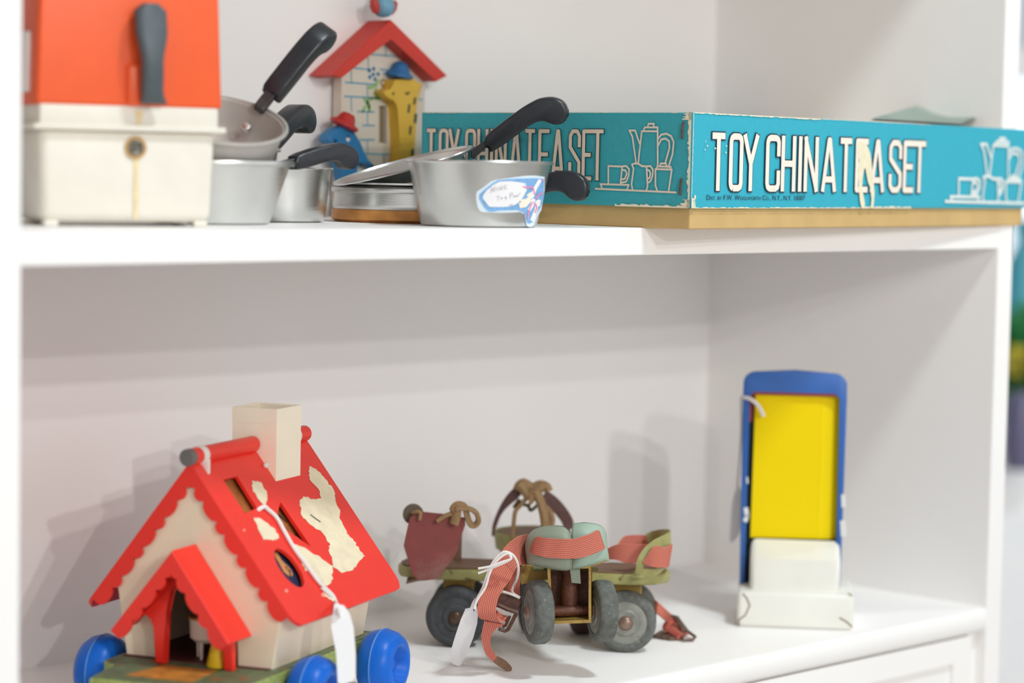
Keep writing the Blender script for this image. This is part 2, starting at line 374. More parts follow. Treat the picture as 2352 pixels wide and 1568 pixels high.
wornv(F_R, 0, 14, 75, .7, 40, 1, .0007); wornv(F_R, 0, 14, 20, 4.5, 10, 1, .0008); wornv(F_R, 3, 14, 22, 2.0, 8, 1, .0008)
obj('worn_edge', bm, cardw, tb, label='torn cream corner and edges')
# letters -------------------------------------------------
G = {'T': (1, [[(0, 1), (1, 1)], [(.5, 1), (.5, 0)]]),
     'O': (1, [[(.25, 0), (.07, .03), (0, .1), (0, .9), (.07, .97), (.25, 1), (.75, 1), (.93, .97), (1, .9), (1, .1), (.93, .03), (.75, 0), (.25, 0)]]),
     'Y': (1, [[(0, 1), (.5, .48), (1, 1)], [(.5, .5), (.5, 0)]]),
     'C': (1, [[(1, .64), (1, .9), (.93, .97), (.75, 1), (.25, 1), (.07, .97), (0, .9), (0, .1), (.07, .03), (.25, 0), (.75, 0), (.93, .03), (1, .1), (1, .36)]]),
     'H': (1, [[(0, 1), (0, 0)], [(1, 1), (1, 0)], [(0, .5), (1, .5)]]),
     'I': (1, [[(.5, 1), (.5, 0)]]),
     'N': (1, [[(0, 0), (0, 1)], [(0, 1), (1, 0)], [(1, 0), (1, 1)]]),
     'A': (1, [[(0, 0), (.45, 1), (.55, 1), (1, 0)], [(.16, .2), (.84, .2)]]),
     'E': (1, [[(1, 1), (0, 1), (0, 0), (1, 0)], [(0, .5), (.85, .5)]]),
     'S': (1, [[(1, .66), (1, .9), (.75, 1), (.25, 1), (0, .9), (0, .66), (1, .34), (1, .1), (.75, 0), (.25, 0), (0, .1), (0, .34)]])}
zp = 1600; sc = 4.276
LET = [('T', 130, 275), ('O', 300, 452), ('Y', 436, 602), ('C', 658, 815), ('H', 812, 968), ('I', 966, 1042), ('N', 1036, 1192), ('A', 1212, 1370), ('T', 1390, 1518), ('E', 1542, 1680), ('A', 1690, 1840), ('S', 1872, 2012), ('E', 2012, 2128), ('T', 2112, 2242)]
def u_of(px):      # pixel column on the right face -> mm along it
    d = ray(px, 375); n = BV; t = (BC-CAM).dot(n)/d.dot(n); return (CAM+d*t-BC).dot(BU)*1000
spans = [(c, u_of(zp+a/sc), u_of(zp+b/sc)) for c, a, b in LET]
def draw_letters(F, spans, zb, zt, hw, ol, o, mats, nv, parent=None):
    bo = bmn(); bi = bmn()
    for c, a, b in spans:
        x0, x1 = a+ol+hw, b-ol-hw; y0, y1 = zb+ol+hw*.9, zt-ol-hw*.9
        if x1 < x0: x0 = x1 = (x0+x1)/2
        for path in G[c][1]:
            P = [(x0+(x1-x0)*p[0], y0+(y1-y0)*p[1]) for p in path]
            round_ = c in 'OCS'
            for bmx, h, off, ex in ((bo, hw+ol, o, ol), (bi, hw, o+.0003, 0)):
                ext = hw*.9+ex if not round_ else ex
                stroke(bmx, lambda x, y, off=off: F(x, y, off), P, h, 0 if len(P) > 2 and not round_ else (ext if c not in 'AYN' or len(P) == 2 else 0), True, nv)
                for k, q in ((0, 1), (-1, -2)):     # square line ends
                    pa, pb = P[k], P[q]; dx, dy = pa[0]-pb[0], pa[1]-pb[1]; l = math.hypot(dx, dy) or 1
                    e2 = (pa[0]+dx/l*(ex if round_ else ext), pa[1]+dy/l*(ex if round_ else ext))
                    bmx.faces.new([bmx.verts.new(F(s_[0], s_[1], off)+nv*((len(bmx.faces) % 40+1)*6e-6)) for s_ in seg2(pa, e2, h)])
    obj('lettering_outline', bo, mats[0], parent); obj('lettering', bi, mats[1], parent)
draw_letters(F_R, spans, 24.0, 63.2, 2.1, .85, .0006, (ink, ivory), -BV, parent=ld)
s0, s1 = spans[0][1], spans[-1][2]
mapL = lambda x: 226.5-(x-s0)*(226.5-69.5)/(s1-s0)
spl = []
for c, a, b in spans: spl.append((c, -mapL(a), -mapL(b)))
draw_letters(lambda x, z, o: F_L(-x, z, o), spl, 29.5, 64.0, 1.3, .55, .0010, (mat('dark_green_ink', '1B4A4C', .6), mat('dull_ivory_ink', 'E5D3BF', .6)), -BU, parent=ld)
# small print
fc = bpy.data.curves.new('small_print', 'FONT'); fc.body = 'Dist. by F.W. Woolworth Co., N.Y., N.Y. 10007'; fc.small_caps_scale = .72
for cf in fc.body_format: cf.use_small_caps = True
fc.size = 1; to = bpy.data.objects.new('small_print', fc); COL.objects.link(to)
bpy.context.view_layer.update()
me = bpy.data.meshes.new_from_object(to.evaluated_get(bpy.context.evaluated_depsgraph_get()))
bpy.data.objects.remove(to); bm = bmn(); bm.from_mesh(me)
xs = [v.co.x for v in bm.verts]; ys = [v.co.y for v in bm.verts]; xm, xM = min(xs), max(xs); yM = max(ys); ym = 0
for v in bm.verts:
    v.co = F_R(17.1+(v.co.x-xm)/(xM-xm)*116.4, 19.0+(v.co.y)/yM*3.2, .0006)
obj('small_print', bm, ink, ld)
# teapot line drawing (coordinates in the crop of the left end, 0..1000 px)
DRAW = [[(60, 955), (400, 965), (378, 1018)], [(60, 955), (82, 1008)], [(155, 950), (155, 738), (322, 745), (300, 955)],
        [(322, 742), (370, 738), (405, 775), (400, 850), (370, 925), (305, 940)], [(325, 785), (362, 790), (378, 830), (355, 890), (318, 900)],
        [(448, 1020), (435, 960), (460, 770), (440, 720), (470, 708), (520, 712), (560, 740), (615, 742), (628, 980), (615, 1025)],
        [(618, 742), (660, 738), (692, 785), (685, 860), (662, 915), (632, 940)], [(628, 785), (650, 795), (662, 835), (650, 880), (632, 890)],
        [(490, 705), (445, 385), (408, 312), (478, 312), (532, 470)], [(515, 705), (558, 320), (748, 322), (750, 740)],
        [(575, 318), (595, 275), (748, 275), (748, 322)], [(628, 270), (640, 232), (705, 232), (700, 272)],
        [(752, 410), (790, 362), (850, 350), (910, 380), (940, 450), (925, 600), (880, 735)], [(755, 490), (790, 420), (840, 408), (885, 440), (890, 520), (838, 705)],
        [(722, 770), (722, 970), (742, 1035)], [(722, 775), (918, 780), (880, 1040)], [(738, 765), (745, 742), (905, 748), (905, 775)], [(775, 738), (785, 708), (850, 708), (855, 742)],
        [(0, 1010), (970, 1055)]]
def drawing(F, fx, fz, hw, m, o, parent, nv):
    bm = bmn()
    for p in DRAW: stroke(bm, lambda x, y: F(x, y, o), [(fx(a, b), fz(a, b)) for a, b in p], hw, hw*.5, True, nv)
    obj('teapot_drawing', bm, m, parent)
def lcoord(a, b):
    d = ray(1370+a/5.226, 240+b/5.226); t = (BC-CAM).dot(BU)/d.dot(BU); q = CAM+d*t-BC; return q.dot(BV)*1000, q.z*1000
drawing(F_L, lambda a, b: lcoord(a, b)[0], lambda a, b: lcoord(a, b)[1], .62, mat('dull_ivory_ink', 'E5D3BF', .6), .0011, ld, -BU)
lx0 = lcoord(0, 1010)[0]; lx1 = lcoord(970, 1055)[0]
drawing(F_R, lambda a, b: 323.5+(lx0-lcoord(a, b)[0])/(lx0-lx1)*(449.0-1-323.5), lambda a, b: 17.8+(lcoord(a, b)[1]-23.8)*1.13, 1.15, mat('white_ink', 'DDE6E3', .6), .0007, ld, -BV)
# torn streak over the E/A and scuffs
bm = bmn()
def crop(x, y): # zoomed crop coordinates -> mm on right face
    d = ray(1600+x/4.276, 280+y/4.276); t = (BC-CAM).dot(BV)/d.dot(BV); q = CAM+d*t-BC; return (q.dot(BU)*1000, q.z*1000)
for poly in ([(1575, 195), (1625, 200), (1660, 222), (1690, 300), (1702, 380), (1712, 460), (1722, 560), (1735, 700), (1722, 845), (1695, 845), (1705, 760), (1690, 640), (1668, 590), (1650, 500), (1640, 430), (1620, 520), (1612, 640), (1625, 720), (1640, 790), (1638, 848), (1605, 848), (1590, 780), (1580, 640), (1572, 480), (1585, 380), (1570, 290)],):
    pj = [crop(*p) for p in poly]; pj = [(a+rr.uniform(-.25, .25), b) for a, b in pj]; flat(bm, [F_R(a, b, .0012) for a, b in pj])
obj('torn_streak', bm, mat('bared_card', 'E9DFC0', .9, var=.06, scale=200), ld)
bm = bmn()
for cx, cy, r in ((92, 235, 9), (70, 270, 7), (280, 235, 8), (275, 300, 8), (170, 260, 10), (75, 190, 6)):
    flat(bm, [F_R(*crop(cx+r*math.cos(k)*rr.uniform(.5, 1), cy+r*1.4*math.sin(k)*rr.uniform(.5, 1)), .0012) for k in [i*.785 for i in range(8)]])
o = obj('scuff_marks', bm, mat('bared_card', 'E9DFC0'), ld); o['kind'] = 'stuff'
for (a, b, c, d_) in ((1055, 215, 1038, 405), (1028, 890, 1015, 1080)):
    bm = bmn(); p, q = lcoord(a, b), lcoord(c, d_); tube(bm, [F_L(*p, -.0002), F_L(*p, .0012), F_L((p[0]+q[0])/2, (p[1]+q[1])/2, .0014), F_L(*q, .0012), F_L(*q, -.0002)], .0007, 6, smooth=False)
    obj('staple', bm, rusty, ld)

# folded card lying on the box
cp = thing('folded_card', 'curled grey-green card lying on top of the turquoise box', 'card', BC+BU*.30+BV*.10+UZ*.075)
bm = bmn(); nx, ny = 10, 8; gr = []
c00 = V(onZ(1990, 281, .0752)); 
P00 = BC+BU*.235+BV*.012+UZ*.0760; P10 = BC+BU*.365+BV*.012+UZ*.0760; P01 = at(2105, 246, 1.93); P11 = at(2278, 259, 1.96)
for i in range(nx+1):
    row = []
    for j in range(ny+1):
        s, t = i/nx, j/ny; p = P00.lerp(P10, s).lerp(P01.lerp(P11, s), t)
        row.append(p-UZ*.006*math.sin(math.pi*s)*t)
    gr.append(row)
for lay in (0, .0012):
    vs = [[bm.verts.new(p+UZ*lay) for p in row] for row in gr]
    for i in range(nx):
        for j in range(ny): bm.faces.new([vs[i][j], vs[i+1][j], vs[i+1][j+1], vs[i][j+1]])
obj('card_sheet', bm, mat('grey_green_card', '8E9C92', .6, var=.12, scale=12), cp, smooth=True)

# ================================================================== SAUCEPANS
def pan_mesh(c, axis, rt_, rb, h, th=.0011, rim=.0016, foot=.004):
    """open pan, c = centre of the underside"""
    bm = bmn()
    prof = [(0, 0), (rb-foot, 0), (rb-foot*.3, foot*.25), (rb, foot)]
    for k in range(1, 6): prof.append((rb+(rt_-rim-rb)*k/5, foot+(h-foot-rim)*k/5))
    prof += [(rt_, h-rim*1.3), (rt_+.0004, h-rim*.6), (rt_, h), (rt_-rim*.8, h), (rt_-rim*1.2, h-rim)]
    for k in range(5, 0, -1): prof.append((rb+(rt_-rim-rb)*k/5-th, foot+(h-foot-rim)*k/5))
    prof += [(rb-foot, th*1.2), (0, th*1.2)]
    lathe(bm, c, axis, prof, 72, cap=False); return bm
HP = [(1165, 870), (1205, 826), (1250, 790), (1300, 748), (1350, 710), (1400, 672), (1450, 640), (1500, 613), (1540, 602), (1590, 597), (1640, 608), (1675, 632), (1695, 668), (1700, 700), (1690, 735), (1668, 760), (1635, 770), (1600, 768), (1550, 752), (1505, 757), (1455, 783), (1400, 826), (1350, 866), (1300, 905), (1250, 940), (1208, 962), (1190, 940), (1170, 925)]
HP = [(p.x, p.y) for p in smoothpath([(x, y, 0) for x, y in HP+HP[:1]], 3)][:-1]
def inset2(P, d):
    n = len(P); A = sum(P[i][0]*P[(i+1) % n][1]-P[(i+1) % n][0]*P[i][1] for i in range(n)); sg = 1 if A > 0 else -1; out = []
    for i in range(n):
        a, b, c = P[i-1], P[i], P[(i+1) % n]; t = V((c[0]-a[0], c[1]-a[1])).normalized(); out.append((b[0]-t.y*d*sg, b[1]+t.x*d*sg))
    return out
def rounded_slab(bm, P, f, thick, r):
    """closed 2D outline P (metres) -> slab of given thickness with rounded-over sides; f(x, y, w) -> world"""
    lay = []
    for k in range(5):
        a = math.pi/2*k/4; lay.append((-thick/2+r*(1-math.sin(a)), r*(1-math.cos(a))))
    lay = lay[::-1] if lay[0][1] > lay[-1][1] else lay
    lay = sorted(lay); lay = [(w_, r-math.sqrt(max(0, r*r-(r-(w_+thick/2))**2))) for w_, _ in lay]
    full = lay+[(-w_, i_) for w_, i_ in lay[::-1]]
    rings = [[bm.verts.new(f(x, y, w_)) for x, y in inset2(P, i_)] for w_, i_ in full]
    for a, b in zip(rings, rings[1:]):
        for i in range(len(P)): bm.faces.new([a[i], a[(i+1) % len(P)], b[(i+1) % len(P)], b[i]])
    bm.faces.new(rings[0][::-1]); bm.faces.new(rings[-1])
def handle(parent, org, d, upv, k=1.0, thick=.0105, loop=True, drop=0.):
    """hollow black grip on a bent strap; org = rim point, d = outward unit, upv = up unit"""
    d = V(d).normalized(); upv = (V(upv)-d*V(upv).dot(d)).normalized(); sd = d.cross(upv)
    th = math.radians(25.8-drop); s = k/9800
    def P(x, y):
        a, b = (x-1090)*s, (980-y)*s
        return V(org)+d*(a*math.cos(th)+b*math.sin(th))+upv*(-a*math.sin(th)+b*math.cos(th))
    bm = bmn(); rounded_slab(bm, [(x*s, -y*s) for x, y in HP], lambda x, y, w_: P(x/s, -y/s)+sd*w_, thick, .0022*k)
    hd = obj('handle', bm, black_pl, parent, smooth=True, ang=40)
    bm = bmn(); pl = [(1075, 955), (1120, 925), (1175, 880), (1215, 905), (1150, 960), (1100, 1008), (1078, 1000)]
    prism(bm, [P(*p)-sd*.0035 for p in pl], sd*.007, bev=.0008); obj('bracket', bm, mat('dark_bracket', '4A4A4C', .35, .6, var=.2), parent)
    bm = bmn(); pl = [(1655, 665), (1700, 675), (1703, 712), (1672, 745), (1650, 735), (1668, 700)]
    prism(bm, [P(*p)-sd*.0018 for p in pl], sd*.0036); obj('hanging_slot', bm, mat('slot_black', '0A0A0B', .8), hd)
    return P
def rivets(parent, pts, n):
    for p in pts:
        bm = bmn(); lathe(bm, p, n, [(0, .0018), (.0022, .0012), (.0032, 0), (.0032, -.001)], 16); obj('rivet', bm, alu, parent, smooth=True)
Gs = 'toy pots and pans on the upper shelf'
# 1 front saucepan
c1 = V((.3712, .0415, 0)); 
t = thing('toy_pot', 'flared aluminium toy pot with a flowered paper price sticker', 'pot', c1, Gs)
sp1 = (.0465, .0375, .0415)
obj('pan_body', pan_mesh(c1, UZ, *sp1), alu, t, smooth=True)
# sticker conforming to the cone (drawn in the pixel grid of its own crop, laid on the real cone surface)
def cone_pt(u, v, off):
    d = ray(u, v); r0, r1, h = sp1[1], sp1[0]-.0016, sp1[2]; k = (r1-r0)/(h-.0056)
    o_ = CAM-c1; lo, hi = None, None
    A_ = d.x*d.x+d.y*d.y-(k*d.z)**2; zz = o_.z-.004; B_ = 2*(o_.x*d.x+o_.y*d.y-(r0+k*zz)*k*d.z); C_ = o_.x**2+o_.y**2-(r0+k*zz)**2
    D_ = max(B_*B_-4*A_*C_, 0); tt = (-B_-math.sqrt(D_))/(2*A_); p = CAM+d*tt
    n = V((p.x-c1.x, p.y-c1.y, 0)).normalized(); return p+n*off
def stk(x, y): return 1060+x/9.8, 380+y/9.8
def col_fill(bm, top, bot, off, n=26, rows=8):
    def ev(P, s):
        x = P[0][0]+(P[-1][0]-P[0][0])*s
        for a, b in zip(P, P[1:]):
            if a[0] <= x <= b[0] or a[0] >= x >= b[0]: return x, a[1]+(b[1]-a[1])*((x-a[0])/((b[0]-a[0]) or 1))
        return P[-1]
    g = []
    for i in range(n+1):
        a = ev(top, i/n); b = ev(bot, i/n); g.append([bm.verts.new(cone_pt(*stk(a[0]+(b[0]-a[0])*j/rows, a[1]+(b[1]-a[1])*j/rows), off)) for j in range(rows+1)])
    for i in range(n):
        for j in range(rows): bm.faces.new([g[i][j], g[i+1][j], g[i+1][j+1], g[i][j+1]])
bm = bmn()
col_fill(bm, [(330, 640), (350, 580), (500, 480), (650, 360), (750, 320), (1150, 265), (1450, 228), (1650, 225), (1860, 255)], [(330, 760), (350, 900), (400, 1010), (450, 1045), (700, 1060), (1000, 1060), (1250, 1050), (1300, 1040), (1400, 1090), (1430, 1230), (1460, 1370), (1560, 1385), (1600, 1370), (1700, 1130), (1790, 1000), (1860, 560)], .0003, 60, 12)
st = obj('price_sticker', bm, mat('sticker_paper', 'DCEBF6', .7, var=.01), t, label='white and blue flowered paper sticker')
bm = bmn()
col_fill(bm, [(400, 660), (520, 540), (700, 400), (820, 330), (1150, 300), (1450, 290), (1650, 285), (1840, 300)], [(400, 750), (520, 950), (600, 1030), (700, 1040), (850, 1010), (1200, 1000), (1290, 1010), (1400, 1060), (1450, 1260), (1490, 1310), (1560, 1290), (1700, 1050), (1790, 900), (1840, 620)], .0005, 60, 12)
obj('sticker_border', bm, mat('sticker_blue', '7FB2E2', .7, var=.12, scale=300), st)
bm = bmn()
col_fill(bm, [(480, 680), (560, 560), (700, 440), (850, 360), (1100, 350), (1250, 370), (1420, 400), (1450, 520)], [(480, 740), (560, 850), (620, 930), (800, 935), (1000, 930), (1150, 900), (1250, 850), (1350, 740), (1450, 560)], .0007, 30, 10)
obj('sticker_centre', bm, mat('sticker_white', 'F3F1F3', .7, var=.01), st)
def cstroke(name, lines, hw, m, off):
    bm = bmn()
    for P in lines:
        Q = []
        for a, b in zip(P, P[1:]):
            for k in range(4): Q.append((a[0]+(b[0]-a[0])*k/4, a[1]+(b[1]-a[1])*k/4))
        Q.append(P[-1])
        for a, b in zip(Q, Q[1:]): bm.faces.new([bm.verts.new(cone_pt(*stk(*q), off)) for q in seg2(a, b, hw, hw*.3)])
    obj(name, bm, m, st)
cstroke('flower_petals', [[(1560, 700), (1640, 500), (1740, 330)], [(1600, 760), (1560, 900), (1500, 1000)], [(1680, 800), (1650, 1000), (1560, 1230)], [(1720, 780), (1700, 900)]], 38, mat('sticker_petal', 'FAF5F6', .7), .0008)
cstroke('flower_petals', [[(1300, 900), (1400, 880), (1500, 760)], [(1500, 640), (1560, 720)], [(1330, 820), (1480, 800)]], 60, mat('sticker_cream', 'F8EEDC', .7), .0008)
cstroke('flower_lines', [[(1370, 470), (1440, 500), (1530, 480), (1600, 520), (1610, 640)], [(1650, 740), (1720, 650), (1800, 620)], [(1590, 820), (1540, 900), (1480, 1060), (1470, 1180)], [(1640, 860), (1670, 950), (1630, 1060)], [(1800, 340), (1840, 330)]], 16, mat('sticker_pink', 'EE8FB4', .7), .0009)
cstroke('handwriting', [[(650, 620), (670, 500), (700, 590), (735, 480), (745, 590)], [(790, 490), (795, 570)], [(840, 560), (850, 480), (900, 550), (900, 460)], [(1000, 440), (945, 460), (960, 530), (1015, 520)], [(950, 490), (995, 480)],
    [(770, 700), (850, 690)], [(815, 695), (820, 790)], [(890, 715), (880, 750), (905, 755), (905, 720), (890, 715)], [(960, 710), (970, 740), (1000, 700)], [(1000, 700), (990, 770)], [(1080, 750), (1080, 620), (1130, 620), (1140, 660), (1085, 680)], [(1160, 680), (1150, 710), (1185, 705), (1190, 670), (1200, 700)], [(1215, 700), (1225, 660), (1250, 700), (1300, 610)],
    [(1060, 900), (1090, 870), (1120, 900), (1130, 860)]], 4.5, mat('pencil', 'A79BAA', .8), .0009)

# 2 copper-bottomed pan
c2 = V(at(938, 514, 1.571)); c2 = V((c2.x, c2.y, 0))+FWD*.053
t = thing('toy_frying_pan', 'wide aluminium toy pan with a copper bottom, lowest of the stacked pans', 'pan', c2, Gs)
obj('pan_body', pan_mesh(c2+UZ*.006, UZ, .0535, .0525, .0165, rim=.0022), alu, t, smooth=True)
bm = bmn(); lathe(bm, c2, UZ, [(0, 0), (.0505, 0), (.0535, .0020), (.0536, .0080), (.0532, .0082), (0, .0075)], 72, cap=False); obj('copper_bottom', bm, copper, t, smooth=True)
dh = (LAT*.96-FWD*.26).normalized(); handle(t, c2+dh*.0530+UZ*.0165, dh, UZ, k=.98, drop=5)
# 3 shallow dish nested in it
t = thing('toy_pie_dish', 'shallow aluminium toy dish between the copper-bottomed pan and the tilted skillet', 'dish', c2+UZ*.0225, Gs)
bm = bmn(); cc = c2+UZ*.0085-LAT*.002
lathe(bm, cc, UZ, [(0, 0), (.042, 0), (.0445, .002), (.0475, .0150), (.0500, .0162), (.0500, .0174), (.0468, .0168), (.0437, .0030), (.0415, .0012), (0, .0012)], 64, cap=False); obj('dish_body', bm, alu, t, smooth=True)
# 4 tilted skillet
ta = math.radians(15.5); tb_ = math.radians(-5)
axs = (UZ*math.cos(ta)-LAT*math.sin(ta)); axs = (axs*math.cos(tb_)+FWD*math.sin(tb_)).normalized()
inl = (LAT-axs*LAT.dot(axs)).normalized(); inf = axs.cross(inl)
rimc = at(926, 380, 1.617)+FWD*0
cs = rimc-axs*.0095
t = thing('toy_skillet', 'aluminium toy skillet with a long black handle, tilted on top of the stacked pans', 'skillet', cs, Gs)
obj('pan_body', pan_mesh(cs, axs, .0475, .036, .0105, rim=.0014, foot=.003), alu, t, smooth=True)
P_ = at(1087, 349, 1.615)
dh = (inl*.99-inf*.12).normalized()
handle(t, rimc+dh*.0475-axs*.0035, dh, axs, k=1.0, drop=10)
rivets(t, [rimc+dh*.0415-axs*.005], -dh)

# 5 left saucepan at the shelf front
cA = at(487, 470, 1.482); cA = V((cA.x, cA.y, 0))
t = thing('toy_saucepan', 'upright aluminium toy saucepan beside the orange toy box, other pans stacked in it', 'saucepan', cA, Gs)
obj('pan_body', pan_mesh(cA, UZ, .0495, .0360, .0385, rim=.0026), alu, t, smooth=True)
dh = (LAT*.80+FWD*.60).normalized(); handle(t, cA+dh*.0475+UZ*.036, dh, UZ, k=.80, drop=3, thick=.012)
# 6 pan leaning inside it
ax6 = (UZ*.93+LAT*.17-FWD*.34).normalized()
c6r = at(508, 271, 1.462)
t = thing('toy_saucepan', 'aluminium toy saucepan nested upright under the tilted one, its handle end-on behind', 'saucepan', cA+UZ*.008, Gs)
obj('pan_body', pan_mesh(cA+UZ*.006+LAT*.001, UZ, .0400, .0335, .0400, rim=.0016), alu, t, smooth=True)
d8h = LAT*.60+FWD*.80; handle(t, cA+d8h*.0395+UZ*.043, LAT*.40+FWD*.90+UZ*.32, UZ, k=1.0, drop=0, thick=.0135)
c6 = c6r-ax6*.027
t = thing('toy_saucepan', 'tilted aluminium toy saucepan showing its grey inside, handle pointing up', 'saucepan', c6, Gs)
obj('pan_body', pan_mesh(c6, ax6, .0405, .0335, .027, rim=.0018), [alu_in], t, smooth=True)
i6 = (LAT-ax6*LAT.dot(ax6)).normalized(); f6 = ax6.cross(i6); d6 = (i6*.62+f6*.78).normalized()
h0 = at(610, 236, 1.492); h1 = at(742, 112, 1.520)
handle(t, h0-(h1-h0).normalized()*.006, (h1-h0), -FWD*1.0+UZ*.22-LAT*.10, k=.98, drop=12, thick=.0135)
rivets(t, [at(566, 291, 1.484)], -FWD+UZ*.3)
# 7 smaller saucepan behind
cR = at(640, 470, 1.566); cR = V((cR.x, cR.y, 0))
t = thing('toy_saucepan', 'small straight aluminium toy saucepan standing behind the stacked saucepans', 'saucepan', cR, Gs)
obj('pan_body', pan_mesh(cR, UZ, .0345, .0300, .0350, rim=.0012), alu, t, smooth=True)
dR = FWD*.9-LAT*.5
handle(t, cR+dR.normalized()*.034+UZ*.028, dR, UZ, k=.7, drop=20, thick=.010)

# ================================================================== ORANGE / CREAM TOY BOX
A0 = at(90, 521, 1.352); A1 = at(496, 521, 1.400); A0.z = A1.z = 0
bx_ = (A1-A0).normalized(); by_ = V((-bx_.y, bx_.x, 0)); Wd = (A1-A0).length; Dp = .046
t = thing('hinged_toy_box', 'cream plastic toy box with orange top and upright dark handle, at the shelf end', 'box', A0+bx_*Wd/2+by_*Dp/2)
AX = (bx_, by_, UZ)
def zpx(v, Z, u): return at(u, v, Z).z
zr0, zr1 = zpx(303, 1.375, 290), zpx(246, 1.375, 290)      # rim band
bm = bmn()
nx = 2
def taper(bm, c, w0, d0, w1, d1, z0, z1, bev):
    vs = []
    for z, w_, d_ in ((z0, w0, d0), (z1, w1, d1)):
        vs.append([bm.verts.new(c+bx_*w_*i/2+by_*d_*j/2+UZ*z) for i, j in ((-1, -1), (1, -1), (1, 1), (-1, 1))])
    fs = [bm.faces.new(vs[0][::-1]), bm.faces.new(vs[1])]+[bm.faces.new([vs[0][k], vs[0][(k+1) % 4], vs[1][(k+1) % 4], vs[1][k]]) for k in range(4)]
    bmesh.ops.bevel(bm, geom=list({e for f in fs for e in f.edges}), offset=bev, segments=4, affect='EDGES', profile=.5)
cb = A0+bx_*Wd/2+by_*Dp/2
taper(bm, cb, Wd-.004, Dp-.003, Wd, Dp, .0025, zr0+.002, .0055)
for i in (-1, 1):
    for j in (-1, 1): box(bm, cb+bx_*i*(Wd/2-.008)+by_*j*(Dp/2-.006)+UZ*.0018, .008, .006, .0036, AX, .0008)
obj('box_body', bm, cream, t, smooth=True)
bm = bmn(); taper(bm, cb, Wd+.001, Dp+.002, Wd+.001, Dp+.002, zr0+.001, zr1+.002, .0016); box(bm, cb+UZ*(zr0+.002), Wd+.009, Dp+.008, .0034, AX, .0012); obj('rim', bm, cream, t, smooth=True)
zt = .175
bm = bmn(); taper(bm, cb, Wd+.005, Dp+.004, Wd-.002, Dp, zr1, zt, .0025); og = obj('orange_lid', bm, orange, t, smooth=True, label='orange upper part')
fc_ = cb-by_*(Dp/2+.0022)
lx = lambda u: (at(u, 260, 1.375)-A0).dot(bx_)-Wd/2
bm = bmn(); box(bm, fc_+bx_*lx(304)+UZ*((zr1+zpx(142, 1.36, 300))/2), .0110, .006, zpx(142, 1.36, 300)-zr1-.001, AX, .0028, 4); obj('handle_mount', bm, orange, og, smooth=True)
# dark handle
zh0, zh1 = zpx(236, 1.34, 340), zpx(2, 1.34, 335); hx = lx(338)
bm = bmn(); n = 14; rows = []
for i in range(n+1):
    s = i/n; z = zh0+(zh1-zh0)*s
    wd = (.0062 if s < .45 else .0062+.0030*min(1, (s-.45)/.25)); wd += .0018*max(0, 1-s/.08)
    if s > .93: wd *= math.sqrt(max(.05, 1-((s-.93)/.07)**2*.75))
    cx = hx+(-.0012 if s > .5 else -.0012*s*2)+.0014*max(0, 1-s/.12)
    dep = .0075 if s > .05 else .004
    ctr = fc_+bx_*cx-by_*(.006+.004*math.sin(math.pi*min(s*1.1, 1)))+UZ*z
    rows.append([bm.verts.new(ctr+bx_*wd*math.copysign(abs(math.cos(a))**.6, math.cos(a))+by_*dep*.6*math.copysign(abs(math.sin(a))**.7, math.sin(a))) for a in [k*math.pi/10 for k in range(20)]])
for a, b in zip(rows, rows[1:]):
    for k in range(20): bm.faces.new([a[k], a[(k+1) % 20], b[(k+1) % 20], b[k]])
bm.faces.new(rows[0][::-1]); bm.faces.new(rows[-1]); 
hn = obj('handle', bm, mat('slate_plastic', '4B5459', .45, var=.08), t, smooth=True, ang=70)
for s in (.06, .9):
    bm = bmn(); box(bm, fc_+bx_*(hx)-by_*.0012+UZ*(zh0+(zh1-zh0)*s), .006, .012, .006, AX, .001); obj('handle_post', bm, mat('slate_plastic', '4B5459'), hn)
sc_ = cb-by_*(Dp/2+.0001)+bx_*lx(309)+UZ*zpx(339, 1.37, 309)
bm = bmn(); lathe(bm, sc_, -by_, [(0, .0022), (.0012, .0022), (.0018, .0012), (.0034, .0020), (.0046, .0010), (.0048, 0)], 28); obj('screw', bm, steel, t, smooth=True)
bm = bmn(); lathe(bm, sc_-by_*.00012, -by_, [(0, .0003), (.0064, .0003), (.0066, 0)], 28); obj('rust_ring', bm, mat('rust_halo', 'C8A068', .7, var=.2), t)
bm = bmn(); zz = [(0, 1.0), (.2, 1.4), (.5, 1.6), (.8, 1.3), (1, 1.7)]
fz = lambda z: cb-by_*(Dp/2+.0003-(.0013*(1-z/zr0)))+bx_*(lx(312))+UZ*z
zb_ = [.004, .012, .02, .03, .038]
for a, b in zip(zip(zb_, zz), list(zip(zb_, zz))[1:]):
    bm.faces.new([bm.verts.new(fz(a[0])-bx_*a[1][1]*.0009), bm.verts.new(fz(a[0])+bx_*a[1][1]*.0009), bm.verts.new(fz(b[0])+bx_*b[1][1]*.0009), bm.verts.new(fz(b[0])-bx_*b[1][1]*.0009)])
zc = [zr0+.004, zr0+.010, zr1-.002]
for a, b, wa, wb in ((zc[0], zc[1], .0012, .0022), (zc[1], zc[2], .0022, .0032)):
    f2 = lambda z: cb-by_*(Dp/2+.00125)+bx_*(lx(316))+UZ*z
    bm.faces.new([bm.verts.new(f2(a)-bx_*wa), bm.verts.new(f2(a)+bx_*wa), bm.verts.new(f2(b)+bx_*wb), bm.verts.new(f2(b)-bx_*wb)])
obj('rust_streak', bm, mat('rust_run', 'E5CFA0', .7, var=.1, scale=200), t)
bm = bmn(); q = at(57, 140, 1.35); box(bm, cb-bx_*(Wd/2+.003)-by_*.004+UZ*q.z, .004, .016, .034, AX, .0015); obj('side_clip', bm, mat('pale_clip', 'D9CFCB', .5), t, smooth=True)

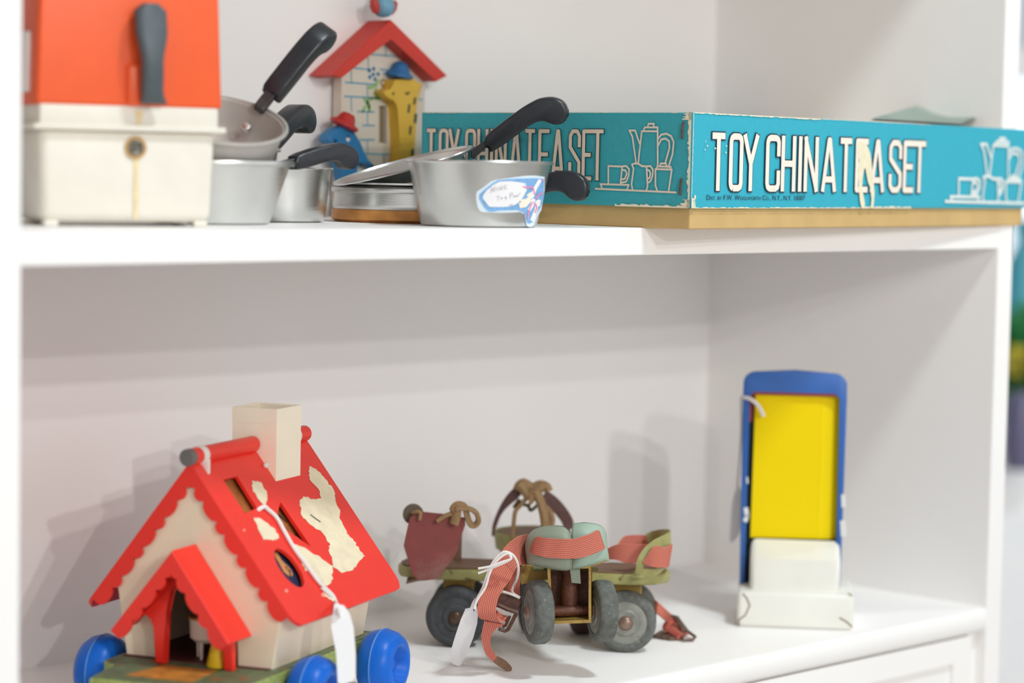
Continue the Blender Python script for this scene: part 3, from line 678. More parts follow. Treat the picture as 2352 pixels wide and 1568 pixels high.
# ================================================================== SWITCH PLATE HOUSE ON THE BACK WALL
hy = DD-.012
wl = thing('house_switch_plate', 'house-shaped novelty switch plate with red roof, giraffe and blue creature, against the back panel', 'wall plate', V((.47, DD-.006, .07)))
Q = lambda u, v, y=hy: V(onY(u, v, y))
xl, xr_ = Q(783, 300).x, Q(974, 300).x; zt_ = Q(898, 80).z; ze_ = Q(786, 178).z; zlow = .0005
bm = bmn(); pl = [(xl, hy, zlow), (xr_, hy, zlow), (xr_, hy, ze_), ((xl+xr_)/2, hy, zt_), (xl, hy, ze_)]
c_ = Q(880, 285); sw = .0021*1.0
sl = [(Q(871, 0+243).x, hy, Q(880, 243).z), (Q(889, 243).x, hy, Q(880, 243).z), (Q(889, 328).x, hy, Q(880, 328).z), (Q(871, 328).x, hy, Q(880, 328).z)]
prism(bm, pl, (0, .009, 0), bev=0, holes=[sl]); pb = obj('plate', bm, cream_card, wl)
bm = bmn(); box2(bm, (sl[0][0], hy+.003, sl[2][2]), (sl[1][0], hy+.0089, sl[0][2])); obj('switch_slot', bm, mat('slot_tan', '8A7A5F', .8), pb)
bm = bmn(); lathe(bm, Q(880, 190), (0, -1, 0), [(.0024, -.001), (.0030, .0004), (.0016, .0001), (0, -.0005)], 20); obj('screw_hole', bm, mat('slot_tan', '8A7A5F'), pb, smooth=True)
bm = bmn(); F = lambda x, z: V((x, hy-.0003, z))
def wl_line(pts, hw=.00055, b=None): stroke(b or bm, F, [(Q(*p).x, Q(*p).z) for p in pts], hw)
rowv = [(852, 922, 125, 130), (812, 850, 156, 160), (872, 905, 159, 162), (792, 862, 189, 194), (790, 880, 221, 226), (955, 970, 227, 229), (820, 860, 256, 257), (832, 860, 288, 288), (900, 918, 289, 289), (825, 860, 321, 321), (900, 915, 322, 322), (838, 912, 353, 355)]
for a, b, c, d_ in rowv: wl_line([(a, c), (b, d_)])
for x, a, b in ((885, 95, 130), (845, 130, 160), (806, 160, 190), (843, 195, 224), (806, 224, 256), (843, 258, 288), (843, 322, 352), (880, 356, 380), (880, 162, 175)): wl_line([(x, a), (x+1, b)], .0004)
obj('brick_lines', bm, mat('blue_brick_ink', '5A9FB8', .6), pb)
bm = bmn()
for x, y in ((858, 158), (848, 162), (849, 177), (861, 182), (868, 170), (857, 171)): flat(bm, [F(Q(x, y).x+.0017*math.cos(k*.785), Q(x, y).z+.0017*math.sin(k*.785)) for k in range(8)])
obj('flower', bm, mat('blue_flower_ink', '3F7FA8', .6), pb)
bm = bmn()
for x, y, a in ((866, 190, .9), (852, 200, .2), (862, 210, 1.3), (840, 232, 2.4), (850, 228, .2), (865, 222, .6), (836, 250, .9), (848, 248, 1.5), (905, 262, .9), (872, 226, .1), (845, 240, 1.9)):
    q = Q(x, y); ca, sa = math.cos(a), math.sin(a)
    flat(bm, [F(q.x+(u_*ca-v_*sa)*.0042, q.z+(u_*sa+v_*ca)*.0042) for u_, v_ in ((-1, 0), (-.3, .35), (.4, .3), (1, 0), (.3, -.3), (-.4, -.35))])
obj('leaf_sprig', bm, mat('leaf_ink', '93BE78', .6), pb)
# roof
ry = DD-.026
bm = bmn(); R_ = lambda u, v: V(onY(u, v, ry))
prism(bm, [R_(*p) for p in ((898.6, 45.5), (1028, 174), (1002, 187.5), (898.6, 87.5), (786, 178.6), (762, 172))], (0, .0255, 0), bev=.0006); obj('roof', bm, red_roof, wl)
# giraffe
gy = DD-.0225; g_ = lambda u, v: V(onY(u, v, gy))
gp = [(905, 183), (947, 180), (971, 193), (957, 228), (953, 262), (955, 300), (952, 345), (953, 425), (915, 430), (918, 330), (916, 250), (912, 236), (900, 231), (888, 222), (879, 211), (893, 204), (903, 202)]
bm = bmn(); prism(bm, [g_(*p) for p in gp], (0, .0105, 0), bev=.0011, seg=2); gi = obj('giraffe', bm, mat('giraffe_yellow', 'DDB23C', .5, var=.04), wl, smooth=True, label='yellow giraffe with dark spots and a blue hat')
bm = bmn(); Fg = lambda x, z: V((x, gy-.0002, z))
for x, y, a, b in ((952, 232, 2.5, 8), (939, 249, 2.5, 10), (954, 272, 3, 11), (942, 299, 2.5, 10), (947, 350, 3, 8)):
    flat(bm, [g_(x+a*i-1*j, y+b*j)+V((0, -.0002, 0)) for i, j in ((-1, -1), (1, -1), (1, 1), (-1, 1))])
stroke(bm, Fg, [(g_(930, 213).x, g_(930, 213).z), (g_(935, 216).x, g_(935, 216).z), (g_(941, 211).x, g_(941, 211).z)], .0007); stroke(bm, Fg, [(g_(901, 217).x, g_(901, 217).z), (g_(905, 213).x, g_(905, 213).z)], .0009)
obj('spots', bm, mat('dark_green_paint', '23402A', .5), gi)
hb = at(928, 178, (M_Z := (g_(928, 178)-CAM).dot(fw)))
bm = bmn(); lathe(bm, g_(928, 179)+V((0, .006, 0)), V((.1, -.1, 1)), [(.0001, .0005), (.0085, .0000), (.0108, .0012), (.0106, .0028), (.0080, .0042), (.0068, .0072), (.0052, .0104), (.0028, .0120), (0, .0124)], 32); obj('hat', bm, mat('hat_blue', '2E6EA6', .5), gi, smooth=True, ang=60)
# blue creature
by2 = DD-.024; b_ = lambda u, v, y=by2: V(onY(u, v, y))
bp_ = [(795, 288), (808, 292), (818, 306), (824, 330), (833, 352), (846, 367), (864, 384), (860, 388), (842, 374), (828, 366), (818, 372), (817, 388), (823, 402), (826, 425), (792, 428), (786, 380), (777, 340), (764, 333), (753, 322), (757, 310), (772, 295)]
bm = bmn(); prism(bm, [b_(*p) for p in bp_], (0, .0115, 0), bev=.0018, seg=3); cr_ = obj('blue_creature', bm, mat('creature_blue', '2C79AE', .5, var=.04), wl, smooth=True, label='blue animal figure in a red hat')
bm = bmn(); lathe(bm, b_(799, 320)+V((0, -.0002, 0)), (0, -1, 0), [(.0001, .0008), (.0014, .0005), (.0018, 0)], 16); obj('eye', bm, mat('eye_white', 'E8E0D8', .5), cr_)
bm = bmn(); lathe(bm, b_(799, 314)+V((0, -.0002, 0)), (0, -1, 0), [(.0001, .0012), (.0009, .0006), (.0010, 0)], 12); lathe(bm, b_(770, 324)+V((0, -.0002, 0)), (0, -1, 0), [(.0001, .0006), (.0012, .0004), (.0014, 0)], 12)
stroke(bm, lambda x, z: V((x, by2-.0003, z)), [(b_(*p).x, b_(*p).z) for p in ((788, 342), (800, 345), (812, 342))], .0005); obj('face_marks', bm, mat('dark_blue_paint', '143048', .5), cr_)
bm = bmn(); hc = b_(797, 290)+V((0, .004, 0)); haxis = V((.38, -.25, 1)).normalized()
lathe(bm, hc, haxis, [(0, -.0010), (.0080, -.0008), (.0112, .0006), (.0108, .0026), (.0072, .0040), (.0062, .0070), (.0045, .0098), (0, .0106)], 32); obj('hat', bm, mat('hat_red', 'C0302C', .4), cr_, smooth=True, ang=60)
# bird on the ridge
bm = bmn(); bc_ = V(onY(880, 12, DD-.020))
lathe(bm, bc_+V((0, 0, -.009)), V((.05, 0, 1)), [(0, 0), (.0045, .0010), (.0075, .0045), (.0085, .009), (.0065, .014), (.0050, .018), (.0055, .022), (.0045, .027), (0, .030)], 28); bd = obj('bird', bm, mat('bird_blue', '6FA3BE', .5, var=.15), wl, smooth=True, ang=80, label='pale blue bird with red wings')
for u_, v_, tilt in ((861, 14, -.3), (901, 16, .6)):
    bm = bmn(); p = V(onY(u_, v_, DD-.0215)); lathe(bm, p-V((tilt*.006, 0, .006)), V((tilt, 0, 1)), [(0, 0), (.0028, .002), (.0038, .006), (.0028, .011), (0, .013)], 20); obj('wing', bm, mat('wing_red', 'B8392F', .5), bd, smooth=True)

# ================================================================== PULL-ALONG TOY HOUSE
HT = .3967; HO = V((.1879, .0978, LZ)); HR = V((math.sin(HT), -math.cos(HT), 0)); HD = V((math.cos(HT), math.sin(HT), 0))
H = lambda a, b, z: HO+HR*(a/1000)+HD*(b/1000)+UZ*(z/1000)
def onP(u, v, P0, n): d = ray(u, v); return CAM+d*((P0-CAM).dot(n)/d.dot(n))
th_ = thing('toy_house', 'pull-along toy house with peeling red roof, cream chimney and blue wheels on the lower shelf', 'toy house', H(0, 60, 0))
ze, zr = 63.7, 157.4; w2 = 72.5; SL = (zr-ze)/w2; LN = 152
slen = math.hypot(w2, zr-ze)
def roof_pt(side, s, b, off=0):      # s = distance down the slope from the ridge
    k = s/slen; n = V((side*(zr-ze), 0, w2)).normalized()
    return H(side*w2*k+n.x*off, b, zr-(zr-ze)*k+n.z*off)
# base slab
bm = bmn(); bp = [(-28, -66), (60, -66), (78, -48), (78, 128), (62, 146), (-50, 146), (-66, 130), (-66, -20), (-46, -38)]
bp = [(-30, -64), (62, -64), (62, 140), (-49, 140), (-49, -16), (-36, -26)]
prism(bm, [H(a, b, 14) for a, b in bp], UZ*.0215, bev=.0012); bs = obj('base', bm, litho_side, th_)
bm = bmn(); prism(bm, [H(a*.985+.3, b*.985+.5, 35.4) for a, b in bp], UZ*.0006); obj('printed_ground', bm, litho, bs)
bm = bmn(); prism(bm, [H(*p, 36.0) for p in ((-8, -16), (28, -16), (30, -52), (-14, -50))], UZ*.0004); obj('printed_path', bm, wood_floor, bs)
bm = bmn(); prism(bm, [H(*p, 36.0) for p in ((-44, -2), (54, -2), (54, 120), (-44, 120))], UZ*.0006); obj('printed_floor', bm, dark_floor, bs)
# walls with door opening
def wallx(side, z): return (-44-(z-36)*.16) if side < 0 else (55+(z-36)*.17)
gz = lambda a: zr-SL*abs(a)-3.0
def gable(b, door):
    zL = gz(wallx(-1, 80)); aL = wallx(-1, zL); zR_ = gz(wallx(1, 80)); aR = wallx(1, zR_)
    pts = [(aL, zL), (0, gz(0)), (aR, zR_), (55, 36)]
    if door: pts += [(32, 36), (32, 58), (25, 68), (16, 79), (8, 88), (0, 91), (-8, 84), (-15, 74), (-19, 62), (-20, 36)]
    pts += [(-44, 36)]
    return [H(a, b, z) for a, z in pts]
bm = bmn(); prism(bm, gable(2, True), HD*.0022, bev=.0005); obj('front_wall', bm, body_pl, th_)
bm = bmn(); prism(bm, gable(128, False), HD*.0022, bev=.0005); obj('back_wall', bm, body_pl, th_)
for s in (-1, 1):
    zt2 = gz(wallx(s, 80)); bm = bmn()
    vs = [(wallx(s, 36), 36), (wallx(s, zt2), zt2), (wallx(s, zt2)-s*2.2, zt2), (wallx(s, 36)-s*2.2, 36)]
    prism(bm, [H(a, 3, z) for a, z in vs], HD*.126, bev=.0005); obj('side_wall', bm, body_pl, th_)
# roof panels with cut-outs
def rpanel(side, holes):
    bm = bmn(); r = 9
    out = [(0, -1), (0, LN+1), (slen-r, LN+1)]+[(slen-r+r*math.sin(t), LN+1-r+r*math.cos(t)) for t in (.5, 1.0, 1.3)]+[(slen, LN-r)]+[(slen, r-1)]+[(slen-r+r*math.cos(t), r-1-r*math.sin(t)) for t in (.35, .8, 1.2)]+[(slen-r, -1)]
    n = (roof_pt(side, 1, 0, 1)-roof_pt(side, 1, 0, 0)).normalized()
    prism(bm, [roof_pt(side, s, b, -2.2) for s, b in out], n*.0022, holes=[[roof_pt(side, s, b, -2.2) for s, b in h] for h in holes]); return bm
def S_of(z): return (zr-z)/(zr-ze)*slen
par = [(S_of(144.5), 22.3), (S_of(144.5), 40.5), (S_of(126), 39.7), (S_of(125), 22.2)]
tri = [(S_of(126), 71.5), (S_of(115.9), 52.2), (S_of(112), 51.5), (S_of(99.8), 72.0), (S_of(102), 73.5), (S_of(124), 73.5)]
tri = [(S_of(126), 71), (S_of(99), 72.5), (S_of(101), 70), (S_of(115), 52), (S_of(118), 52.5)]
cs_, cb_ = S_of(92.3), 32
circ = [(cs_+14*math.cos(k*math.pi/14), cb_+11.2*math.sin(k*math.pi/14)) for k in range(28)]
rp = obj('roof_panel', rpanel(1, [par, tri, circ]), red_pl, th_); obj('roof_panel', rpanel(-1, []), red_pl, th_)
# lithographed inner board seen through the cut-outs
bm = bmn(); prism(bm, [roof_pt(1, s, b, -6) for s, b in ((14, 12), (14, 112), (slen-30, 112), (slen-30, 12))], (roof_pt(1, 1, 0, 1)-roof_pt(1, 1, 0, 0)).normalized()*.001)
ib = obj('printed_board', bm, mat('brown_wood_print', 'A8642F', .6, var=.3, scale=90), th_)
FB = lambda s, b: roof_pt(1, s, b, -4.8)
bm = bmn(); flat(bm, [FB(cs_-2+15*math.cos(k*math.pi/10), cb_+4+12*math.sin(k*math.pi/10)) for k in range(20)]); obj('blue_disc', bm, mat('navy_print', '252A4A', .6), ib)
bm = bmn(); FB2 = lambda s, b: roof_pt(1, s, b, -4.5)
flat(bm, [FB2(cs_-8+p[0], cb_+4+p[1]) for p in ((-6, -2), (-5, 3), (0, 2), (5, 4), (9, 2), (12, -1), (8, -4), (2, -3))])
stroke(bm, FB2, [(cs_+4, cb_+6), (cs_+1, cb_+9), (cs_-3, cb_+8), (cs_-2, cb_+5), (cs_+1, cb_+6)], .8)
obj('printed_figure', bm, mat('tan_print', 'C98D55', .6), ib)
bm = bmn(); stroke(bm, FB2, [(S_of(128), 30), (S_of(124), 34), (S_of(126), 38), (S_of(121), 42)], .4); stroke(bm, FB2, [(S_of(122), 62), (S_of(118), 66), (S_of(121), 69), (S_of(116), 72)], .6); stroke(bm, FB2, [(S_of(112), 58), (S_of(108), 74)], .5); stroke(bm, FB2, [(S_of(107), 60), (S_of(103), 76)], .5)
obj('printed_lines', bm, dark, ib)
# peeled patches
rr = random.Random(11)
def jag(pts, amp, n=4):
    out = []
    for a, b in zip(pts, pts[1:]+pts[:1]):
        for k in range(n):
            t = k/n; out.append((a[0]+(b[0]-a[0])*t+(rr.uniform(-amp, amp) if k else 0), a[1]+(b[1]-a[1])*t+(rr.uniform(-amp, amp) if k else 0)))
    return out
nrm = (roof_pt(1, 1, 0, 1)-roof_pt(1, 1, 0, 0)).normalized(); RP0 = roof_pt(1, 5, 5, 0)
PATCH = [[(712, 1070), (735, 1085), (752, 1105), (768, 1130), (770, 1150), (781, 1172), (779, 1190), (790, 1210), (796, 1225), (812, 1242), (825, 1262), (838, 1278), (825, 1288), (818, 1302), (800, 1312), (782, 1314), (768, 1305), (762, 1285), (754, 1262), (757, 1248), (735, 1218), (705, 1198), (690, 1180), (690, 1165), (688, 1150), (695, 1140), (722, 1146), (738, 1143), (732, 1125), (710, 1100), (708, 1082)],
         [(578, 1103), (600, 1108), (612, 1128), (613, 1150), (610, 1162), (596, 1150), (580, 1128)],
         [(583, 1188), (600, 1192), (628, 1212), (640, 1235), (628, 1242), (605, 1240), (592, 1215)],
         [(672, 1250), (700, 1258), (740, 1285), (765, 1300), (760, 1322), (765, 1328), (750, 1346), (725, 1325), (700, 1310), (690, 1285)],
         [(735, 1340), (752, 1352), (768, 1372), (765, 1382), (745, 1370)]]
bm = bmn()
for p in PATCH:
    flat(bm, [onP(u, v, RP0, nrm)+nrm*.00025 for u, v in jag(p, 2.3, 4)])
obj('peeled_patch', bm, torn_paper, rp, label='torn cream paper left on the roof')
bm = bmn(); stroke(bm, lambda x, y: onP(x, y, RP0, nrm)+nrm*.0005, [(712, 1182), (722, 1190), (735, 1199)], .9); obj('pencil_mark', bm, dark, rp)
bm = bmn()
for u, v, r in ((657, 1357, 4), (560, 1218, 3), (742, 1366, 5)):
    bm = bmn(); flat(bm, [onP(u+r*math.cos(k*.785), v+r*math.sin(k*.785), RP0, nrm)+nrm*.0003 for k in range(8)])
    obj('paint_speck', bm, mat('pink_speck', 'F59A8C', .6), rp)
# scalloped fascias
def fascia(a0, z0, a1, z1, b, wb, wc, n, side, t=.0022):
    """hangs under the line (a0,z0)-(a1,z1) in the plane b"""
    L = math.hypot(a1-a0, z1-z0); d = ((a1-a0)/L, (z1-z0)/L); nn = (-d[1]*side, d[0]*side)
    if nn[1] > 0: nn = (-nn[0], -nn[1])
    pts = [(a0, z0), (a1, z1)]; low = []
    ws = [1 if i % 2 else 1.6 for i in range(n)]; tot = sum(ws); acc = 0
    for i in range(n):
        s_a = acc/tot; acc += ws[i]; s_b = acc/tot
        for k in range(7):
            s = s_a+(s_b-s_a)*k/6; w = wc+(wb-wc)*math.sqrt(max(0, math.sin(math.pi*k/6)))
            low.append((a0+d[0]*L*s+nn[0]*w, z0+d[1]*L*s+nn[1]*w))
    # apex trimming: keep on own side
    low = [((max(p[0], a0) if side > 0 else min(p[0], a0)), p[1]) for p in low]
    return [H(a, b, z) for a, z in pts+low[::-1]]
for s in (1, -1):
    bm = bmn(); prism(bm, fascia(0, zr-.5, s*w2*.93, zr-.5-(zr-ze)*.93, -1.2, 10.2, 6.6, 9, s), HD*.0020, bev=.0003); obj('scalloped_trim', bm, red_pl, th_)
# ridge rods
def rod(b0, b1, r=5.2): 
    bm = bmn(); lathe(bm, H(0, b0, zr+2.5), HD, [(0, 0), (r/1000*.9, 0), (r/1000, .0006), (r/1000, (b1-b0)/1000-.0006), (r/1000*.9, (b1-b0)/1000), (0, (b1-b0)/1000)], 28); return bm
obj('ridge_rod', rod(-1, 80), red_pl, th_, smooth=True); obj('ridge_rod', rod(136, 153), red_pl, th_, smooth=True)
bm = bmn(); lathe(bm, H(0, -5.5, zr+2.5), HD, [(0, 0), (.0046, 0), (.0052, .0008), (.0052, .0048), (0, .0048)], 24); obj('rod_cap', bm, mat('grey_cap', '6E6A66', .6), th_, smooth=True)
for b in (8, 132):
    bm = bmn(); lathe(bm, H(0, b, zr+2.5), HD, [(.0054, 0), (.0058, .0005), (.0058, .0055), (.0054, .006)], 24)
    if b == 8: box(bm, H(3.8, b+3, zr-4.0), .0060, .0028, .0095, ((roof_pt(1, 10, 0)-roof_pt(1, 0, 0)).normalized(), HD, nrm) if False else (HR, HD, UZ), .0008)
    obj('ridge_clip', bm, mat('white_clip', 'E9E6DC', .5), th_, smooth=True)
# chimney: square hollow tube
ca0, ca1, cb0, cb1, cz0, cz1 = -15.5, 15.6, 81.4, 115.5, 128, 182.5
bm = bmn(); ou = [(ca0, cb0), (ca1, cb0), (ca1, cb1), (ca0, cb1)]; t_ = 1.8; inn = [(ca0+t_, cb0+t_), (ca1-t_, cb0+t_), (ca1-t_, cb1-t_), (ca0+t_, cb1-t_)]
prism(bm, [H(a, b, cz0) for a, b in ou], UZ*((cz1-cz0)/1000), bev=.0006, holes=[[H(a, b, cz0) for a, b in inn]]); chm = obj('chimney', bm, mat('cream_chimney', 'FBF0DA', .42, var=.02, sss=.1), th_)
bm = bmn(); t_ = -.25; prism(bm, [H(a, b, cz1-9.5) for a, b in [(ca0+t_, cb0+t_), (ca1-t_, cb0+t_), (ca1-t_, cb1-t_), (ca0+t_, cb1-t_)]], UZ*.0095, holes=[[H(a, b, cz1-9.5) for a, b in ou]]); obj('chimney_band', bm, mat('cream_chimney', 'F3E6CB'), chm)
q = onP(612, 1068, H(0, 80, 0), HD); bm = bmn(); lathe(bm, q, -HD, [(.0016, 0), (.0018, .0012), (.0010, .0022), (0, .0024)], 16); obj('peg', bm, mat('white_clip', 'E9E6DC'), chm)
# porch
pz, pa = 107.5, 3.0
for s, (ea, ez) in ((-1, (-38, 57)), (1, (41.5, 55.5))):
    bm = bmn(); d = V((ea-pa, ez-pz)).normalized(); n2 = V((-d.y, d.x)) if s > 0 else V((d.y, -d.x)); 
    if n2.y < 0: n2 = -n2
    q = [(pa, pz), (ea, ez), (ea-n2.x*2, ez-n2.y*2), (pa, pz-3)]
    prism(bm, [H(a, -27, z) for a, z in q], HD*.029, bev=.0006); obj('porch_roof', bm, red_pl, th_)
    bm = bmn(); prism(bm, fascia(pa, pz-.6, ea, ez-.6, -27.6, 9.5, 6.6, 5, s), HD*.0018, bev=.0003); obj('scalloped_trim', bm, red_pl, th_)
brd = [(-33, 57.5), (3, 100.5), (36, 57.5), (36.5, 57), (36.5, 36.3), (30.5, 36.3), (30.5, 60), (24, 70), (15, 82), (7, 90), (1, 90), (-6, 81), (-9, 68), (-9, 36.3), (-15.5, 36.3), (-15.5, 58), (-18, 64), (-23, 66.5), (-28, 64), (-31, 59)]
bm = bmn(); prism(bm, [H(a, -14, z) for a, z in brd], HD*.006, bev=.0010, seg=2); obj('door_frame', bm, red_pl, th_, smooth=True, ang=50)
# wheels
def wheel_at(u, v): p = onZ(u, v, LZ+.022); return p
def blue_wheel(c, hub):
    bm = bmn(); R0, t = .022, .0125
    prof = [(0, -t*.3), (.006, -t*.5), (.0105, -t*.95), (.0135, -t), (.0175, -t*.88), (.0205, -t*.55), (.0218, -t*.15), (.02205, -.0002), (.0222, 0), (.02205, .0002), (.0218, t*.15), (.0205, t*.55), (.0175, t*.88), (.0135, t), (.0112, t*.92), (.0100, t*.45), (.0050, t*.30), (.0046, t*.52), (.0030, t*.60), (0, t*.60)]
    lathe(bm, c, HR*hub, prof, 48, cap=False); o = obj('wheel', bm, blue_pl, th_, smooth=True, ang=60)
    bm = bmn(); lathe(bm, c, HR*hub, [(.02215, -.0003), (.02235, 0), (.02215, .0003)], 48, close=True); obj('mould_line', bm, mat('pale_blue_line', '6F9FDC', .6), o)
blue_wheel(wheel_at(880, 1523), 1); blue_wheel(wheel_at(722, 1590), 1); blue_wheel(wheel_at(238, 1537), -1)
lf = wheel_at(238, 1537); blue_wheel(lf+HD*.095, -1)
# furniture in the doorway
tbk = thing('toy_wash_basin', 'tiny cream tub on legs inside the toy house doorway', 'toy furniture', H(20, 20, 36.6))
bm = bmn()
def Hd(u, v, b=8): return onP(u, v, H(0, b, 0), HD)
p0, p1 = Hd(440, 1412, 14), Hd(520, 1425, 14); zb0 = Hd(445, 1470, 14).z; L_ = (p1-p0).length
mid = (p0+p1)/2; lathe(bm, V((mid.x, mid.y, zb0)), UZ, [(0, 0), (.0085, .0006), (.0112, .003), (.0118, mid.z-zb0), (.0108, mid.z-zb0), (.0100, .004), (0, .003)], 32, cap=False); obj('tub', bm, mat('cream_furniture', 'EADCCB', .45), tbk, smooth=True)
bm = bmn(); lathe(bm, V((mid.x, mid.y, mid.z)), UZ, [(.0102, -.0004), (.0122, -.0002), (.0124, .0010), (.0108, .0014)], 32, close=True); obj('rim', bm, mat('ochre_rim', 'B98A4A', .5), tbk, smooth=True)
for k in range(4):
    a = k*math.pi/2+.3; q = V((mid.x+.0075*math.cos(a), mid.y+.0075*math.sin(a), LZ+.0366)); bm = bmn(); lathe(bm, q, UZ, [(0, 0), (.0009, 0), (.0013, zb0-q.z+.001), (0, zb0-q.z+.001)], 10); obj('leg', bm, mat('cream_furniture', 'EADCCB'), tbk)
yp = Hd(502, 1530, -6); yp.z = LZ+.0366
tyk = thing('peg_figure', 'small yellow cone-shaped peg behind the right porch post', 'toy figure', yp)
bm = bmn(); lathe(bm, yp, UZ, [(0, 0), (.0070, 0), (.0072, .001), (.0030, .020), (.0022, .0235), (0, .0238)], 28); obj('peg_body', bm, yellow_pl, tyk, smooth=True)

# ---- paper tags
def tag_card(name, root, pts, Zs, hole, m, th=.0005):
    """pts = outline px, Zs = function(v)->depth"""
    bm = bmn(); P = [at(u, v, Zs(v)) for u, v in pts]; Hh = [at(u, v, Zs(v)) for u, v in hole]
    # plane normal
    n = (P[len(P)//3]-P[0]).cross(P[2*len(P)//3]-P[0]).normalized()*th
    prism(bm, P, n, holes=[Hh]); return obj(name, bm, m, root)
ptg = thing('price_tag', 'white paper tag strung through the toy house roof, hanging over its blue wheel', 'tag', at(790, 1480, 1.43))
dz = lambda v: 1.452-(v-1400)*.00006
tag_card('tag_paper', ptg, [(768, 1385), (790, 1390), (803, 1408), (812, 1440), (817, 1500), (817, 1552), (811, 1563), (785, 1572), (776, 1568), (772, 1500), (761, 1440), (762, 1422), (766, 1405)], dz, [(777, 1408), (781, 1410), (782, 1418), (779, 1422), (776, 1416)], tagw)
bm = bmn(); rs = [(590, 1170), (600, 1167), (612, 1173), (632, 1192), (652, 1228), (672, 1262), (700, 1300), (728, 1338), (758, 1366), (770, 1382), (778, 1400), (779, 1412)]
pts = [onP(u, v, RP0, nrm)+nrm*(.0014 if 0 < i < 9 else .0006) for i, (u, v) in enumerate(rs[:-2])]+[at(776, 1398, dz(1398)-.001), at(779, 1411, dz(1411)-.0008), at(778, 1412, dz(1411)+.0012)]
pts[0] = onP(586, 1176, RP0, nrm)-nrm*.004
tube(bm, pts, lambda t: .0014 if t < .6 else .0010, 8, sub=6)
tube(bm, [onP(u, v, RP0, nrm)+nrm*.0012 for u, v in ((735, 1352), (752, 1366), (768, 1384))]+[at(783, 1402, dz(1400))], .0010, 8)
obj('string', bm, string, ptg, smooth=True)

# ================================================================== ROLLER SKATES
def skate_wheel(root, c, axis, tm, t=.0160, R0=.0213):
    bm = bmn(); h = t/2
    lathe(bm, c, axis, [(.0150, -h+.0006), (.0172, -h), (.0196, -h+.0010), (R0, -h+.0035), (R0, h-.0035), (.0196, h-.0010), (.0172, h), (.0150, h-.0006)], 56, close=True)
    o = obj('wheel', bm, tm, root, smooth=True, ang=50)
    bm = bmn(); lathe(bm, c, axis, [(0, -h-.0002), (.0085, -h-.0004), (.0095, -h+.0006), (.0125, -h+.0004), (.0152, -h+.0010), (.0152, h-.0010), (.0125, h-.0004), (.0095, h-.0006), (.0085, h+.0004), (0, h+.0002)], 48, cap=False)
    obj('wheel_disc', bm, wheel_steel if tm is rubber else rubber_d, o, smooth=True, ang=40)
    bm = bmn(); lathe(bm, c, axis, [(0, -h-.0028), (.0032, -h-.0024), (.0052, -h-.0004), (.0052, h+.0004), (.0032, h+.0024), (0, h+.0028)], 28, cap=False)
    obj('hub_cap', bm, mat('bronze_cap', '8D7565', .35, .5, var=.15) if tm is rubber else mat('dark_bronze', '5E4A3C', .4, .5), o, smooth=True, ang=60)
def strip(bm, A, B, Z, th=.0013, sub=6, uvs=True):
    """webbing between two pixel edges A and B at depths Z (list)"""
    PA = smoothpath([at(u, v, z) for (u, v), z in zip(A, Z)], sub); PB = smoothpath([at(u, v, z) for (u, v), z in zip(B, Z)], sub)
    strip3(bm, PA, PB, th)
def strip3(bm, PA, PB, th=.0013):
    uvl = bm.loops.layers.uv.verify(); rows = []; L = 0
    for i, (a, b) in enumerate(zip(PA, PB)):
        m = (a+b)/2
        if i: L += (m-pm).length
        pm = m; j = min(i+1, len(PA)-1); k = max(i-1, 0)
        t = ((PA[j]+PB[j])-(PA[k]+PB[k])).normalized(); n = t.cross((b-a).normalized()).normalized()*th/2
        rows.append(([bm.verts.new(a+n), bm.verts.new(b+n), bm.verts.new(b-n), bm.verts.new(a-n)], L*1000, (b-a).length*1000))
    for (a, la, wa), (b, lb, wb) in zip(rows, rows[1:]):
        for k in range(4):
            f = bm.faces.new([a[k], a[(k+1) % 4], b[(k+1) % 4], b[k]])
            if k == 0: uu = [(la, 0), (la, wa), (lb, wb), (lb, 0)]
            elif k == 2: uu = [(la, wa), (la, 0), (lb, 0), (lb, wb)]
            else: uu = [(la, .4), (la, .4), (lb, .4), (lb, .4)]
            for lo, q in zip(f.loops, uu): lo[uvl].uv = q
    bm.faces.new(rows[0][0][::-1]); bm.faces.new(rows[-1][0])
def pc(s, ox, oy, L): return [(ox+x/s, oy+y/s) for x, y in L]
C6 = lambda L: pc(3.086, 860, 1060, L); C5 = lambda L: pc(4.613, 1080, 1180, L); C2 = lambda L: pc(5.113, 880, 1060, L); C7 = lambda L: pc(3.843, 1180, 1160, L)

# ---------- skate B, lying across
a12 = math.radians(11); LB = (LAT*math.cos(a12)-FWD*math.sin(a12)); AB = (FWD*math.cos(a12)+LAT*math.sin(a12))
wC = onZ(1437, 1431, LZ+.0213); wD = onZ(1046, 1419, LZ+.0213)
LB = (wC-wD); LB.z = 0; Lab = LB.length; LB.normalize(); AB = V((-LB.y, LB.x, 0))
sb = thing('roller_skate', 'olive roller skate lying lengthwise at the back, red leather toe flap at left', 'roller skate', (wC+wD)/2+AB*.03-UZ*.0213, 'pair of old strap-on roller skates')
for wc, tm in ((wC, rubber), (wD, rubber_d)):
    skate_wheel(sb, wc+AB*.008, AB, tm); skate_wheel(sb, wc+AB*.050, AB, tm)
SB = lambda l, a, z: wD+LB*(l/1000)+AB*(a/1000)+UZ*((z-21.3)/1000)
LL = Lab*1000
for l in (0, LL):
    bm = bmn(); prism(bm, [SB(l-11, 18, 50), SB(l+11, 18, 50), SB(l+9, 18, 17), SB(l-9, 18, 17)], AB*.023, bev=.001); tr = obj('truck', bm, gold, sb)
    bm = bmn(); lathe(bm, SB(l, -2, 21.3), AB, [(0, 0), (.003, 0), (.003, .062), (0, .062)], 16); obj('axle', bm, rusty, tr)
bm = bmn(); c0 = 29
